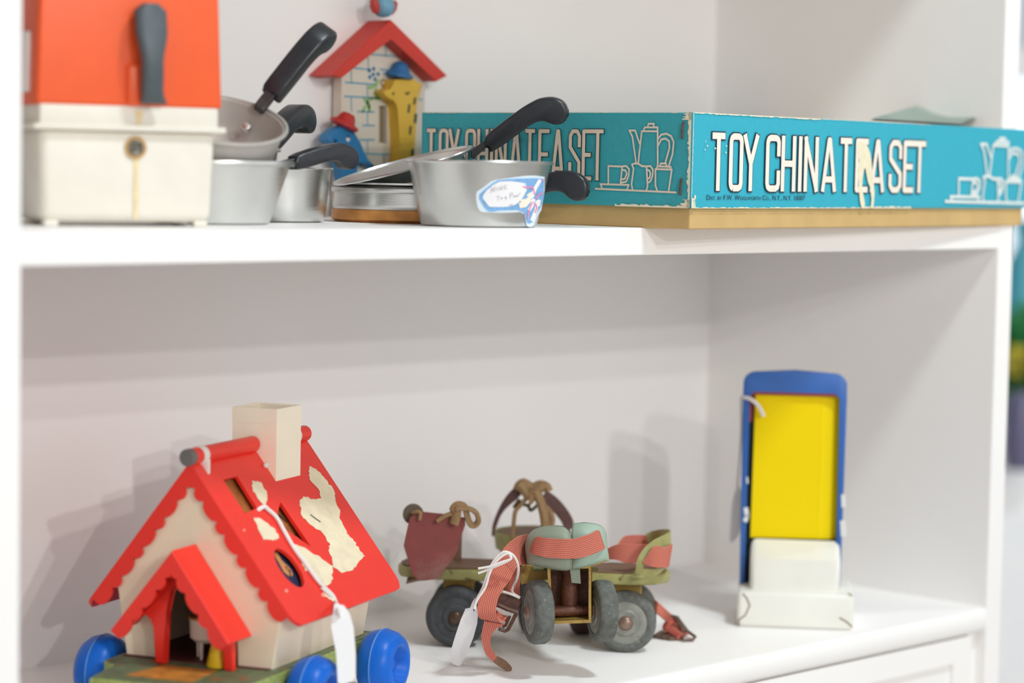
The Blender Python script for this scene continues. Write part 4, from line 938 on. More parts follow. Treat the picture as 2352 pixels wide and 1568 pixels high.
outl = [(-44, 0), (-41, -14), (-32, -22), (-15, -25), (20, -23), (50, -18), (80, -18), (100, -21), (LL+4, -24), (LL+20, -20), (LL+29, -8), (LL+30, 0)]
outl += [(x, -y) for x, y in outl[::-1][1:-1]]
prism(bm, [SB(x, c0+y, 47) for x, y in outl], UZ*.0075, bev=.0016); obj('foot_plate', bm, olive, sb, smooth=True, ang=50)
bm = bmn(); prism(bm, [SB(-7+(x+7)*.94, c0+y*.88, 54.6) for x, y in outl], UZ*.0012); obj('insole', bm, leather, sb)
# under-plate bracket shape
bm = bmn(); prism(bm, [SB(LL-38, 6, 47), SB(LL-12, 6, 47), SB(LL-16, 6, 38), SB(LL-22, 6, 35), SB(LL-32, 6, 38)], AB*.003, bev=.0008); obj('clamp_lug', bm, gold, sb)
# red leather flap
bm = bmn(); fl = C2([(310, 660), (380, 610), (460, 590), (700, 615), (960, 660), (965, 740), (915, 880), (860, 1080), (720, 1250), (690, 1329), (350, 1329), (240, 985)])
fl = [p for p in fl]; fl[10:11] = [(965, 1334), (948, 1322)]; fl[9] = (1008, 1330)
prism(bm, [at(u, v, 1.703) for u, v in fl], FWD*.0024, bev=.0005); ff = obj('toe_flap', bm, leather_r, sb)
bm = bmn(); prism(bm, [at(u, v, 1.705) for u, v in [(932, 1341), (965, 1333), (1006, 1330), (1000, 1326), (960, 1328)]], FWD*.03); obj('flap_fold', bm, leather, ff)
bm = bmn(); prism(bm, [at(u, v, 1.745) for u, v in [(1046, 1190), (1062, 1192), (1060, 1285), (1052, 1290), (1040, 1282)]], FWD*.002); obj('far_flap', bm, leather, sb)
bm = bmn(); lathe(bm, at(950, 1181, 1.712), -FWD+LAT*.3, [(0, .001), (.0055, .001), (.0072, .0004), (.0074, -.002), (0, -.002)], 28); obj('button', bm, mat('brown_grommet', '625542', .6, var=.2), sb, smooth=True)
bm = bmn()
zl = 1.699
tube(bm, [at(u, v, z) for (u, v), z in zip(C2([(360, 600), (400, 585), (440, 600), (430, 680)]), (1.706, 1.7, 1.699, 1.700))], .0022, 8, flatk=.6)
tube(bm, [at(u, v, 1.70) for u, v in C2([(810, 605), (740, 630), (680, 665), (630, 700)])], .0032, 8, flatk=.5)
tube(bm, [at(u, v, 1.698) for u, v in C2([(865, 570), (860, 620), (845, 680), (828, 735)])], .0044, 10, flatk=.4)
tube(bm, [at(u, v, z) for (u, v), z in zip(C2([(850, 600), (815, 560), (850, 510), (910, 500), (960, 530), (975, 590), (1000, 680), (1040, 745), (1090, 735), (1120, 680), (1090, 600), (1020, 555), (940, 545), (860, 550)]), (1.70, 1.698, 1.697, 1.697, 1.698, 1.70, 1.703, 1.705, 1.705, 1.703, 1.70, 1.697, 1.695, 1.695))], .0026, 8, flatk=.7)
obj('lace', bm, lace, sb, smooth=True)
# heel cup and strap at the right end
bm = bmn()
cupA = C7([(1075, 600), (1090, 480), (1150, 380), (1230, 310), (1300, 275), (1378, 235)]); cupB = C7([(1140, 600), (1150, 520), (1190, 430), (1260, 370), (1320, 365), (1380, 370)])
strip(bm, cupA, cupB, (1.690, 1.688, 1.690, 1.694, 1.700, 1.712), .0012)
strip(bm, C7([(1378, 225), (1370, 212), (1300, 212), (1230, 225), (1170, 250)]), C7([(1380, 370), (1372, 300), (1310, 300), (1240, 310), (1180, 330)]), (1.712, 1.72, 1.745, 1.755, 1.758), .0012)
strip(bm, C7([(1070, 560), (1150, 560), (1240, 560), (1330, 545), (1340, 520)]), C7([(1045, 640), (1140, 640), (1230, 625), (1300, 585), (1320, 560)]), (1.692, 1.690, 1.696, 1.712, 1.74), .0012)
obj('heel_cup', bm, olive, sb, smooth=True, ang=60)
bm = bmn()
strip(bm, C7([(1140, 500), (1240, 365), (1330, 372), (1392, 350), (1385, 340)]), C7([(1150, 515), (1225, 545), (1310, 548), (1360, 540), (1362, 520)]), (1.686, 1.686, 1.690, 1.702, 1.735), .0014)
strip(bm, C7([(810, 395), (900, 350), (1000, 340), (1100, 345), (1200, 345)]), C7([(815, 480), (900, 480), (1000, 510), (1090, 505), (1180, 470)]), (1.715, 1.708, 1.705, 1.708, 1.72), .0014)
strip(bm, C7([(920, 345), (980, 275), (1070, 262), (1170, 265), (1245, 295)]), C7([(930, 400), (1000, 400), (1080, 400), (1160, 400), (1240, 380)]), (1.735, 1.75, 1.76, 1.762, 1.755), .0014)
st_ = obj('strap', bm, coral, sb, smooth=True, ang=60)
# strap end and buckle on the shelf
fz_ = lambda u, v, h=.0015: onZ(u, v, LZ+h)
bm = bmn(); A = [at(1500, 1372, 1.752), at(1520, 1392, 1.745), fz_(1548, 1418, .008), fz_(1562, 1440, .005), fz_(1582, 1455, .003)]; B = [at(1500, 1398, 1.745), at(1515, 1413, 1.738), fz_(1536, 1432, .008), fz_(1548, 1450, .005), fz_(1568, 1460, .003)]
strip3(bm, smoothpath(A, 6), smoothpath(B, 6), .0014)
tube(bm, [fz_(1548, 1425, .009), fz_(1533, 1432, .008), fz_(1530, 1440, .006), fz_(1545, 1452, .004), fz_(1562, 1462, .003)], .0028, 8, flatk=.6)
obj('strap_end', bm, coral, sb, smooth=True)
bm = bmn(); tube(bm, [fz_(1578, 1448, .004), fz_(1597, 1462, .0025), fz_(1590, 1469, .0015), fz_(1570, 1470, .0015), fz_(1566, 1462, .003), fz_(1578, 1448, .004)], .0011, 6, smooth=False)
tube(bm, [fz_(1502, 1462, .001), fz_(1520, 1450, .004), fz_(1545, 1452, .003), fz_(1565, 1466, .0015), fz_(1540, 1468, .001), fz_(1502, 1462, .001)], .0013, 6, smooth=False)
prism(bm, [fz_(1542, 1414, .012), fz_(1558, 1418, .012), fz_(1580, 1448, .005), fz_(1566, 1450, .005)], UZ*.0012)
prism(bm, [fz_(1515, 1455, .0015), fz_(1548, 1453, .0015), fz_(1560, 1466, .0015), fz_(1520, 1465, .0015)], UZ*.001)
obj('buckle', bm, mat('rusted_buckle', '6B5446', .6, .3, var=.3, scale=300), sb)

# ---------- skate A, pointing at the viewer, its toe end resting high
a8 = math.radians(12); AA = (LAT*math.cos(a8)+FWD*math.sin(a8)); LA = V((-AA.y, AA.x, 0))
wl_ = at(1236, 1405, 1.610); wr_ = at(1383, 1402, 1.618); AA = (wr_-wl_).normalized()
LA = V((-AA.y, AA.x, 0)).normalized()
ang_t = math.radians(14); AA2 = (LAT*math.cos(ang_t)+FWD*math.sin(ang_t))
sa = thing('roller_skate', 'mint toe-clamp roller skate facing forward across the other skate, toe wheels raised', 'roller skate', V((wl_.x+.02, wl_.y+.08, LZ)), 'pair of old strap-on roller skates')
skate_wheel(sa, wl_, AA2, rubber, t=.0138, R0=.0212); skate_wheel(sa, wr_, AA2, rubber, t=.0130, R0=.0205)
for u in (1222, 1338):
    p = at(u, 1400, 1.772); p.z = LZ+.0213; skate_wheel(sa, p, AA, mat('maroon_rubber', '4E3336', .7))
zt_a = 1.604
U = lambda L, Z, : [at(u, v, Z) for u, v in L]
bm = bmn(); ou = [(1257, 1301), (1358, 1299), (1358, 1430), (1264, 1433)]; ih = [(1264, 1307), (1352, 1305), (1352, 1423), (1270, 1426)]
prism(bm, U(ou, zt_a), FWD*.028, holes=[U(ih, zt_a)]); ch = obj('truck_channel', bm, gold, sa)
bm = bmn(); prism(bm, U([(1262, 1300), (1360, 1298), (1360, 1425), (1266, 1428)], zt_a+.026), FWD*.002); obj('channel_back', bm, rusty, ch)
bm = bmn(); lathe(bm, at(1258, 1403, 1.613), (at(1368, 1401, 1.620)-at(1258, 1403, 1.613)), [(0, 0), (.0034, 0), (.0036, .001), (.0036, .030), (0, .031)], 24); obj('axle', bm, rusty, sa, smooth=True)
bm = bmn(); lathe(bm, at(1308, 1398, 1.622), UZ, [(0, 0), (.0055, 0), (.0060, .012), (.0050, .022), (.0065, .027), (0, .028)], 24); obj('king_pin', bm, rusty, sa, smooth=True)
bm = bmn(); prism(bm, U([(1309, 1306), (1332, 1306), (1334, 1340), (1313, 1338)], 1.608), FWD*.002); obj('lock_tab', bm, mint, sa)
bm = bmn(); prism(bm, U([(1195, 1296), (1262, 1302), (1262, 1330), (1220, 1338), (1196, 1342)], 1.640), FWD*.003, bev=.0005); obj('slide_bracket', bm, gold, sa); bm = bmn(); prism(bm, U([(1356, 1294), (1390, 1284), (1391, 1290), (1358, 1302)], 1.606), FWD*.02); obj('slide_bracket', bm, gold, sa)
# clamps
def grid(bm, rows, sub=4):
    R = [smoothpath([at(*p) for p in r], sub) for r in rows]; cols = list(zip(*R)); cols = [smoothpath(list(c), sub) for c in cols]
    vs = [[bm.verts.new(p) for p in c] for c in cols]
    for i in range(len(vs)-1):
        for j in range(len(vs[0])-1): bm.faces.new([vs[i][j], vs[i+1][j], vs[i+1][j+1], vs[i][j+1]])
def solid(o, t, off=0):
    m = o.modifiers.new('solid', 'SOLIDIFY'); m.thickness = t; m.offset = off
bm = bmn()
grid(bm, [[(1316, 1203, 1.612), (1345, 1201, 1.606), (1380, 1208, 1.612), (1391, 1225, 1.640)],
          [(1314, 1222, 1.602), (1345, 1222, 1.598), (1384, 1225, 1.606), (1392, 1240, 1.636)],
          [(1312, 1255, 1.600), (1345, 1254, 1.597), (1386, 1250, 1.605), (1394, 1262, 1.636)],
          [(1312, 1285, 1.600), (1345, 1282, 1.597), (1390, 1272, 1.606), (1396, 1278, 1.636)],
          [(1312, 1303, 1.602), (1345, 1298, 1.600), (1391, 1284, 1.608), (1397, 1285, 1.636)],
          [(1312, 1304, 1.615), (1345, 1300, 1.614), (1391, 1288, 1.618), (1397, 1288, 1.640)]])
o = obj('toe_clamp', bm, mint2, sa, smooth=True, ang=0); solid(o, .0013)
bm = bmn()
grid(bm, [[(1208, 1240, 1.640), (1228, 1217, 1.615), (1268, 1208, 1.604), (1298, 1212, 1.600), (1312, 1236, 1.600)],
          [(1205, 1250, 1.636), (1218, 1232, 1.608), (1262, 1228, 1.597), (1300, 1232, 1.594), (1312, 1250, 1.595)],
          [(1206, 1262, 1.636), (1214, 1255, 1.606), (1260, 1258, 1.595), (1300, 1260, 1.592), (1313, 1266, 1.594)],
          [(1208, 1278, 1.636), (1215, 1276, 1.606), (1258, 1284, 1.595), (1300, 1287, 1.592), (1313, 1286, 1.594)],
          [(1211, 1290, 1.636), (1216, 1291, 1.608), (1258, 1300, 1.598), (1296, 1306, 1.594), (1314, 1303, 1.595)],
          [(1211, 1292, 1.640), (1217, 1294, 1.618), (1258, 1303, 1.612), (1296, 1308, 1.610), (1314, 1304, 1.611)]])
o = obj('toe_clamp', bm, mint, sa, smooth=True, ang=0, label='grey-green toe clamp'); solid(o, .0013)
for L_e in ([(1208, 1242, 1.638), (1229, 1218, 1.6145), (1268, 1208.5, 1.6035), (1298, 1212, 1.5995), (1311, 1234, 1.5995)], [(1316, 1204, 1.6115), (1345, 1201, 1.6055), (1380, 1208, 1.6115), (1390, 1224, 1.638)]):
    bm = bmn(); tube(bm, [at(*q) for q in L_e], .0005, 6); obj('clamp_edge', bm, mat('dark_top_edge', '56604F', .6), sa)  # thin darker line along the top of each clamp
bm = bmn(); stroke(bm, lambda x, y: at(x, y, 1.5905), [(1316, 1283), (1315, 1292), (1315, 1305)], .9); stroke(bm, lambda x, y: at(x, y, 1.5905), [(1228, 1236), (1220, 1252), (1217, 1262)], 1.0)
obj('slot_edge', bm, mat('rust_edge', '6A4A22', .7), sa)
# strap across the toe
bm = bmn()
strip(bm, C5([(640, 380), (700, 250), (800, 255), (900, 262), (1000, 265), (1100, 262), (1200, 235), (1290, 205), (1355, 175), (1400, 300)]), C5([(640, 395), (665, 425), (750, 450), (850, 465), (950, 470), (1050, 472), (1150, 465), (1280, 430), (1405, 375), (1415, 340)]), (1.6035, 1.598, 1.5925, 1.590, 1.588, 1.588, 1.589, 1.593, 1.599, 1.612), .0014)
obj('strap', bm, coral, sa, smooth=True, ang=60)
bm = bmn()
strip(bm, [(1212, 1227), (1190, 1232), (1160, 1256), (1130, 1301), (1108, 1345), (1098, 1386), (1097, 1408), (1106, 1419), (1130, 1422)], [(1212, 1290), (1205, 1296), (1188, 1301), (1171, 1332), (1149, 1364), (1141, 1390), (1140, 1408), (1152, 1427), (1165, 1415)], (1.628, 1.618, 1.606, 1.600, 1.596, 1.594, 1.594, 1.598, 1.608), .0015)
strip(bm, C5([(540, 560), (525, 640), (525, 750), (525, 880)]), C5([(500, 580), (450, 650), (400, 760), (360, 840)]), (1.632, 1.630, 1.626, 1.622), .0014)
strip(bm, C5([(280, 1020), (330, 1060), (400, 1090)]), C5([(290, 1130), (340, 1140), (390, 1130)]), (1.604, 1.607, 1.612), .0014)
obj('strap_loop', bm, coral, sa, smooth=True, ang=60)
fe = onZ(1166, 1534, LZ+.002); zfe = (fe-CAM).dot(fw)
bm = bmn(); TA = [(1113, 1424), (1108, 1445), (1106, 1468), (1116, 1501), (1131, 1518)]; TB = [(1158, 1433), (1136, 1446), (1127, 1465), (1126, 1484), (1140, 1507)]
strip(bm, TA, TB, (1.602, 1.604, 1.608, 1.615, (1.615+zfe)/2), .0014); obj('strap_tail', bm, coral, sa, smooth=True)
bm = bmn(); strip(bm, [(1129, 1516), (1140, 1525), (1152, 1533), (1166, 1542), (1173, 1541)], [(1139, 1506), (1152, 1512), (1164, 1519), (1174, 1530), (1175, 1537)], [(1.615+zfe)/2, (1.615+2*zfe)/3, zfe-.003, zfe, zfe], .0018); obj('strap_tip', bm, leather, sa, smooth=True, label='brown leather strap tip')
bm = bmn(); RB = lambda L, Z: [at(u, v, Z) for u, v in C5(L)]
prism(bm, RB([(300, 850), (400, 855), (520, 885), (545, 930), (505, 1010), (480, 1065), (380, 1020), (275, 985)], 1.612), FWD*.002, bev=.0005)
tube(bm, RB([(490, 1050), (440, 1150), (400, 1225), (370, 1240), (300, 1215)], 1.606), .0013, 6, smooth=False)
tube(bm, RB([(420, 1080), (375, 1180), (340, 1195)], 1.606), .0010, 6, smooth=False); tube(bm, RB([(290, 960), (400, 1010), (500, 1040)], 1.6055), .0016, 6, smooth=False)
bk = obj('buckle', bm, mat('brown_buckle', '5E4036', .5, .3, var=.3, scale=300), sa)
# sole bar, heel plate and cup behind
pT = at(1300, 1290, 1.625); pH = at(1225, 1262, 1.80); pT.z = LZ+.069; pH.z = LZ+.0545
xd = (pH-pT).normalized(); sd = V((xd.y, -xd.x, 0)).normalized()
bm = bmn(); prism(bm, [pT-sd*.022, pT+sd*.022, pT+xd*.05+sd*.018, pH-xd*.04+sd*.016, pH-xd*.04-sd*.016, pT+xd*.05-sd*.018], UZ*.0022, bev=.0006); obj('sole_bar', bm, olive_d, sa)
hc_ = at(1224, 1240, 1.802); hc_.z = LZ+.0545
bm = bmn(); lathe(bm, hc_, UZ, [(0, 0), (.0240, 0), (.0275, .0022), (.0288, .0125), (.0282, .0150), (.0270, .0146), (.0262, .004), (0, .003)], 48, cap=False); obj('heel_cup', bm, olive, sa, smooth=True)
bm = bmn(); lathe(bm, hc_+UZ*.0035, UZ, [(0, .011), (.0262, .011), (.0264, 0), (0, 0)], 40); obj('insole', bm, leather, sa)
for s in (-1, 1):
    bm = bmn(); q = hc_+sd*.02*s; box(bm, V((q.x, q.y, LZ+.038)), .006, .020, .034, (sd, xd, UZ), .001); obj('truck', bm, gold, sa)
# ankle strap ring
bm = bmn()
strip(bm, C2([(1275, 870), (1285, 760), (1340, 590), (1430, 430), (1530, 315), (1600, 250)]), C2([(1315, 880), (1315, 800), (1390, 620), (1480, 515), (1570, 440), (1640, 360)]), (1.80, 1.80, 1.795, 1.79, 1.785, 1.785), .0022)
strip(bm, C2([(1930, 340), (2050, 430), (2150, 545), (2225, 670), (2245, 780)]), C2([(1860, 430), (1950, 540), (2035, 630), (2105, 730), (2110, 830)]), (1.785, 1.79, 1.795, 1.80, 1.80), .0022)
an = obj('ankle_strap', bm, leather_p, sa, smooth=True, ang=60)
bm = bmn()
t2 = lambda L, Z, r, k=.6: tube(bm, [at(u, v, Z) for u, v in C2(L)], r, 10, flatk=k)
t2([(1600, 260), (1660, 330), (1720, 390), (1780, 360), (1850, 300), (1900, 290)], 1.778, .0065)
t2([(1570, 330), (1600, 270), (1650, 245), (1700, 270), (1760, 300), (1840, 265), (1920, 290), (1945, 345)], 1.780, .0050)
t2([(1740, 330), (1720, 430), (1700, 450)], 1.776, .0060); t2([(1790, 340), (1840, 450), (1880, 580), (1900, 700), (1905, 800)], 1.775, .0066, .5)
t2([(1700, 400), (1640, 480), (1560, 570), (1540, 650), (1530, 760), (1515, 890)], 1.777, .0026)
t2([(1900, 500), (1960, 600), (1985, 680), (1970, 760)], 1.79, .0038)
obj('knotted_lace', bm, lace, an, smooth=True)
bm = bmn()
for L in ([(1600, 440), (1560, 500), (1530, 540)], [(1620, 450), (1590, 530), (1560, 560)], [(1640, 500), (1700, 520), (1730, 570), (1780, 540), (1800, 510)], [(1700, 490), (1720, 550)]): t2(L, 1.788, .0020)
obj('frayed_threads', bm, olive_d, an, smooth=True)

# tag on the skate strap
tz0 = 1.594; tb0 = onZ(1052, 1529, LZ+.0008); tzb = (tb0-CAM).dot(fw)
ptg = thing('price_tag', 'long white paper tag tied to the coral skate strap, its end on the shelf', 'tag', V((tb0.x, tb0.y, LZ)))
o6 = C6([(712, 968), (726, 1030), (734, 1085), (728, 1150), (700, 1250), (655, 1360), (612, 1440), (598, 1448), (560, 1436), (533, 1405), (545, 1330), (575, 1230), (612, 1120), (645, 1045), (678, 1038), (692, 1000)])
tag_card('tag_paper', ptg, o6, lambda v: tz0+(tzb-tz0)*(v-1380)/(1529-1380), C6([(700, 1035), (710, 1035), (710, 1060), (703, 1065)]), tagw)
bm = bmn()
def str_(L, Z, r=.0009):
    Zs = Z if isinstance(Z, (list, tuple)) else [Z]*len(L)
    tube(bm, [at(u, v, z) for (u, v), z in zip(C6(L), Zs)], r, 6, sub=5)
str_([(712, 1045), (720, 985), (770, 890), (800, 800), (830, 730), (880, 665), (930, 638), (990, 670), (1020, 745), (1010, 830), (985, 880), (978, 925), (1030, 962)], [1.592, 1.592, 1.590, 1.589, 1.589, 1.589, 1.589, 1.590, 1.594, 1.604, 1.615, 1.612, 1.608])
str_([(705, 1040), (730, 975), (785, 890), (812, 800), (842, 735), (890, 680), (945, 650), (970, 680), (940, 705), (850, 745), (790, 770), (735, 790)], 1.588)
str_([(960, 665), (965, 690), (900, 712), (830, 740), (735, 757)], 1.587); str_([(905, 918), (940, 928), (985, 945), (1030, 965)], [1.600, 1.604, 1.608, 1.608])
obj('string', bm, string, ptg, smooth=True)

# ================================================================== UPRIGHT TOY (blue frame, yellow panel, white base)
v0 = onZ(1692, 1439, LZ); v1 = onZ(1960, 1449, LZ); v0.z = v1.z = LZ
VT = (v1-v0).normalized(); VD = V((-VT.y, VT.x, 0)); VW = (v1-v0).length
vac = thing('toy_vacuum_cleaner', 'upright metal toy with yellow panel in a blue frame on a stepped white base', 'toy', v0+VT*VW/2+VD*.04)
Vp = lambda a, d, z: v0+VT*a+VD*d+UZ*z
va = (VT, VD, UZ); hb_ = .0268
bm = bmn(); box(bm, Vp(VW/2, .038, hb_/2), VW, .076, hb_, va, .0035, 4); bse = obj('base', bm, white_en, vac, smooth=True)
bm = bmn()
def vface(u, v, d): return onP(u, v, v0+VD*d, VD)
for L in ([(1706, 1362), (1716, 1375), (1722, 1390), (1712, 1412), (1695, 1425), (1698, 1436)], [(1928, 1418), (1945, 1428), (1958, 1440)], [(1948, 1362), (1958, 1368)]):
    stroke(bm, lambda x, y: vface(x, y, -.0003), L, 1.6)
obj('chipped_paint', bm, mat('chip_brown', '8A7560', .7), bse)
xL = (vface(1722, 1330, .010)-v0).dot(VT); xR = (vface(1930, 1330, .010)-v0).dot(VT)
bm = bmn(); zt1 = vface(1820, 1285, .010).z-LZ; zt2 = vface(1820, 1240, .034).z-LZ
prism(bm, [Vp(xL, .010, hb_-.002), Vp(xL, .010, zt1), Vp(xL, .036, zt2), Vp(xL, .040, hb_-.002)], VT*(xR-xL), bev=.0045, seg=4); obj('motor_housing', bm, white_en, vac, smooth=True, ang=50)
dF = .034
fx = lambda u, v, d=dF: ((vface(u, v, d)-v0).dot(VT), vface(u, v, d).z-LZ)
ol, oz = fx(1704, 1000)[0], fx(1820, 853)[1]; orr = fx(1943, 1000)[0]; ob = hb_-.001
il, ir = ol+.0043, orr-.0043; iz = fx(1830, 899)[1]
rc = .010
outer = [(ol+.001, ob), (ol, oz-rc-.01)]+[(ol+rc*(1-math.cos(t)), oz-rc+rc*math.sin(t)*.9) for t in (.2, .5, .8, 1.1, 1.4)]+[((ol+orr)/2, oz+.0008)]+[(orr-rc*(1-math.cos(t)), oz-rc+rc*math.sin(t)*.9) for t in (1.4, 1.1, .8, .5, .2)]+[(orr, oz-rc-.01), (orr-.001, ob)]
inner = [(ir-.001, ob), (ir, iz-.004), (ir-.004, iz), (il+.004, iz), (il, iz-.004), (il+.001, ob)]
bm = bmn(); prism(bm, [Vp(a, dF, z) for a, z in outer+inner], VD*.010, bev=.0010); frm = obj('frame', bm, blue_en, vac, smooth=True, ang=40, label='bright blue frame')
bm = bmn(); prism(bm, [Vp(il, dF+.0005, iz+.001), Vp(ir, dF+.0005, iz+.001), Vp(ir, dF+.0005, iz-.0030), Vp(il, dF+.0005, iz-.0030)], VD*.012); prism(bm, [Vp(il-.0002, dF+.002, iz), Vp(il+.004, dF+.002, iz), Vp(il+.003, dF+.002, iz-.024), Vp(il-.0002, dF+.002, iz-.024)], VD*.003); obj('inner_lining', bm, red_in, vac)
y0_ = dF+.004
pan = [onP(u, v, v0+VD*y0_, VD) for u, v in ((1735, 900), (1931, 904), (1922, 1239), (1723, 1234))]
bm = bmn(); k0 = .78
A_, B_, C__, D__ = pan; mt, mb = A_.lerp(B_, k0), D__.lerp(C__, k0)
prism(bm, [A_, mt, mb, D__], VD*.0022, bev=.0004); prism(bm, [mt, B_+VD*.004, C__+VD*.004, mb], VD*.0022)
obj('panel', bm, yellow_en, vac, label='flat yellow panel')
bm = bmn(); prism(bm, [Vp(il-.003, dF+.0095, hb_), Vp(ir+.003, dF+.0095, hb_), Vp(ir+.003, dF+.0095, iz+.004), Vp(il-.003, dF+.0095, iz+.004)], VD*.0012); obj('back_plate', bm, mat('dark_green_back', '1B2A24', .6), vac)
bm = bmn()
for L, r in (([(1713, 1165), (1716, 1185), (1711, 1198)], 5), ([(1937, 1135), (1938, 1165)], 5), ([(1936, 1195), (1938, 1232)], 6.5)):
    stroke(bm, lambda x, y: onP(x, y, v0+VD*(dF-.0004), VD), L, r); obj('paint_chip', bm, mat('chip_white', 'DFDEDD', .6), frm); bm = bmn()
stroke(bm, lambda x, y: onP(x, y, v0+VD*(dF-.0004), VD), [(1716, 1095), (1717, 1110)], 2)
obj('paint_chip', bm, mat('chip_white', 'DFDEDD', .6), frm)
gt = thing('price_tag', 'paper tag on a string hanging behind the left rail of the blue frame', 'tag', at(1692, 1245, 1.86))
tag_card('tag_paper', gt, [(1692, 1112), (1699, 1118), (1707, 1145), (1706, 1190), (1696, 1230), (1683, 1246), (1675, 1242), (1678, 1200), (1682, 1150)], lambda v: 1.865, [(1692, 1120), (1694, 1122), (1693, 1128), (1691, 1126)], tagw)
bm = bmn(); tube(bm, [at(u, v, z) for u, v, z in ((1693, 1122, 1.864), (1702, 1000, 1.862), (1702, 918, 1.855), (1706, 912, 1.835), (1725, 917, 1.828), (1742, 932, 1.828), (1754, 955, 1.830))], lambda t: .0009 if t < .5 else .0015, 8); obj('string', bm, string, gt, smooth=True)

# ================================================================== SHOP BEYOND THE BOOKCASE (seen past its right side)
def far(u, v, Z): return at(u, v, Z)
wp = V(far(2340, 800, 4.6)); n_ = -FWD; 
bm = bmn(); box(bm, V((wp.x, wp.y, .35))+FWD*.06+LAT*.2, 2.6, .08, 2.86, (LAT, FWD, UZ)); o = obj('wall_back', bm, mat('shop_wall', 'D4DBE2', .8)); setp(o, kind='structure')
wn = bpy.data.objects.new('window_1', None); COL.objects.link(wn); wn.location = V((wp.x, wp.y, -.2)); wn['kind'] = 'structure'
bm = bmn(); box(bm, V((wp.x, wp.y, -.22))+LAT*.2, 1.5, .01, .9, (LAT, FWD, UZ)); obj('window_pane', bm, mat('daylit_glass', 'EAF4FF', .3, emit='E6F2FF', es=1.15), wn)
bm = bmn()
for a, z, sx_, sz_ in ((-.55, -.22, .05, 1.0), (.95, -.22, .05, 1.0), (.2, .25, 1.55, .06), (.2, -.69, 1.55, .06)):
    box(bm, V((wp.x, wp.y, z))+LAT*a-FWD*.01, sx_, .05, sz_, (LAT, FWD, UZ), .004)
obj('window_frame', bm, white_paint, wn)
tp = V(far(2352, 1240, 3.9)); tp.z = 0
dt = thing('display_table', 'white draped display table beyond the right side of the bookcase', 'table', V((tp.x, tp.y, FZ)))
tz = far(2345, 1010, 3.9).z
bm = bmn(); box(bm, V((tp.x, tp.y, (tz+FZ)/2))+LAT*.25, 1.0, .6, tz-FZ, (LAT, FWD, UZ), .02); obj('table_drape', bm, mat('white_cloth', 'FBFCFF', .9), dt)
area('ceiling_or_fill_lamp', V((tp.x, tp.y, 1.5))-FWD*1.6+LAT*.6, (tp.x, tp.y, tz), .3, 10, (.95, .98, 1))  # fill light added to whiten the table drape
def plant(name, label, cat, p, n, r, leaf, m1, seed, pot):
    rg = random.Random(seed); t = thing(name, label, cat, p)
    bm = bmn(); lathe(bm, p, UZ, [(0, 0), (pot*.7, 0), (pot, pot*1.5), (pot*.9, pot*1.5), (0, pot*1.4)], 24); obj('pot', bm, mat('white_pot', 'C9D3DE', .4), t, smooth=True)
    bm = bmn(); c = p+UZ*(pot*1.5+r*.8)
    for _ in range(n):
        d = V((rg.gauss(0, 1), rg.gauss(0, 1), rg.gauss(0, 1))).normalized(); q = c+V((d.x, d.y, d.z*1.0))*r*(.5+.5*rg.random())
        x = d.cross(V((rg.random(), rg.random(), 1))).normalized(); l = leaf*(.6+.6*rg.random()); y = (d+UZ*.3).normalized()
        vs = [bm.verts.new(q+x*a*l*.35+y*b*l+d.cross(x)*abs(a)*l*.08) for a, b in ((0, -1), (1, -.3), (.8, .4), (0, 1), (-.8, .4), (-1, -.3))]; bm.faces.new(vs)
    o = obj('foliage', bm, m1, t); 
    bm = bmn(); tube(bm, [p+UZ*pot, c], .008, 8); obj('stem', bm, mat('green_stem', '4A6A3A', .7), t); return t, c
zt0 = tz
P1 = V(far(2362, 700, 3.8)); base = V((P1.x, P1.y, zt0))
rr_ = (far(2362, 560, 3.8).z-far(2362, 830, 3.8).z)/2
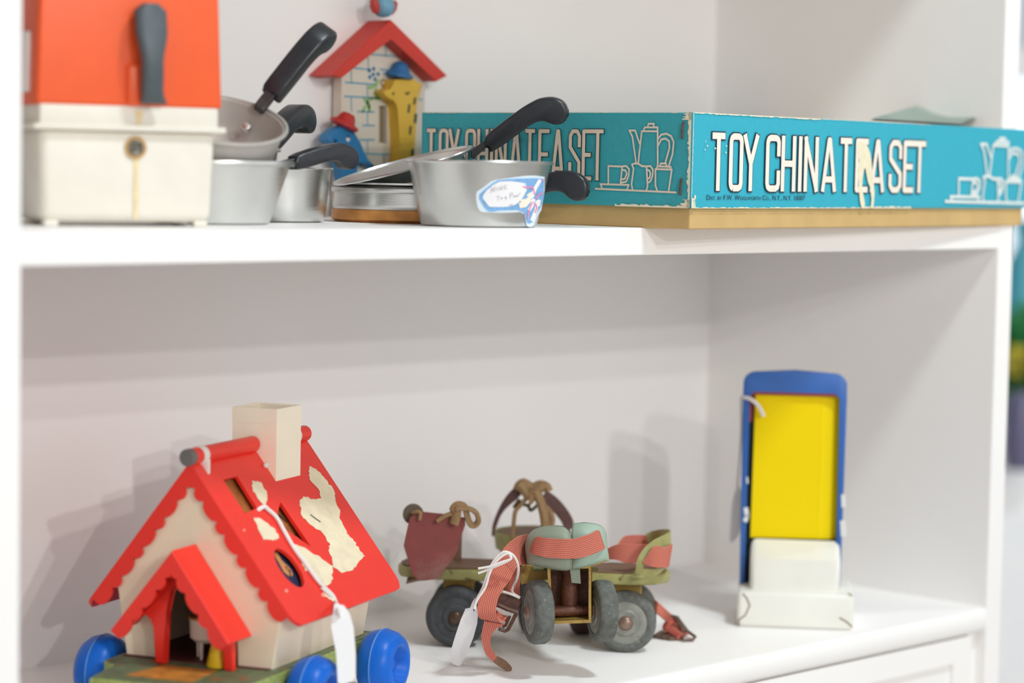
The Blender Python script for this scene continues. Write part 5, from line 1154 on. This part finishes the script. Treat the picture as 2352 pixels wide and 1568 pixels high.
plant('potted_plant', 'leafy green potted plant on the white table at the right edge', 'plant', base+LAT*.02, 420, rr_*1.05, .035, mat('leaf_green', '3F9A5A', .55, var=.5, scale=30), 5, .035)
P2 = V(far(2356, 560, 4.2)); 
t2_ = thing('teal_vase', 'tall teal vase on the table behind the green plant', 'vase', V((P2.x, P2.y, zt0)))
hgt = far(2350, 500, 4.2).z-zt0
bm = bmn(); lathe(bm, V((P2.x, P2.y, zt0)), UZ, [(0, 0), (.035, 0), (.05, hgt*.35), (.045, hgt*.7), (.018, hgt*.88), (.026, hgt), (.020, hgt), (0, hgt*.9)], 32); obj('vase_body', bm, mat('teal_glaze', '4AA6B8', .3), t2_, smooth=True)
P3 = V(far(2345, 830, 3.6)); 
t3 = thing('yellow_flowers', 'bunch of yellow flowers low in front of the green plant', 'flowers', V((P3.x, P3.y, zt0)))
bm = bmn(); rg = random.Random(2); zc3 = far(2345, 835, 3.6).z
for k in range(26):
    q = V((P3.x, P3.y, zc3))+LAT*rg.uniform(-.02, .05)+FWD*rg.uniform(-.03, .03)+UZ*rg.uniform(-.02, .02); lathe(bm, q, V((rg.gauss(0, .5), rg.gauss(0, .5)-.5, 1)), [(0, 0), (.006, .002), (.012, .006), (.005, .005), (0, .007)], 10)
obj('blossom', bm, mat('flower_yellow', 'C9B82E', .6, var=.1), t3)
bm = bmn()
for k in range(8): tube(bm, [V((P3.x, P3.y, zt0)), V((P3.x, P3.y, zc3))+LAT*rg.uniform(-.02, .05)+FWD*rg.uniform(-.03, .03)], .002, 6, smooth=False)
obj('stalk', bm, mat('green_stem', '4A6A3A'), t3)
P4 = V(far(2350, 905, 3.5)); t4 = thing('purple_jar', 'dark purple jar on the white table below the yellow flowers', 'jar', V((P4.x, P4.y, zt0)))
h4 = (far(2350, 900, 3.5).z-zt0)
bm = bmn(); lathe(bm, V((P4.x, P4.y, zt0)), UZ, [(0, 0), (.022, 0), (.027, h4*.3), (.026, h4*.8), (.018, h4), (0, h4)], 28); obj('jar_body', bm, mat('purple_glass', '6A6684', .3), t4, smooth=True)
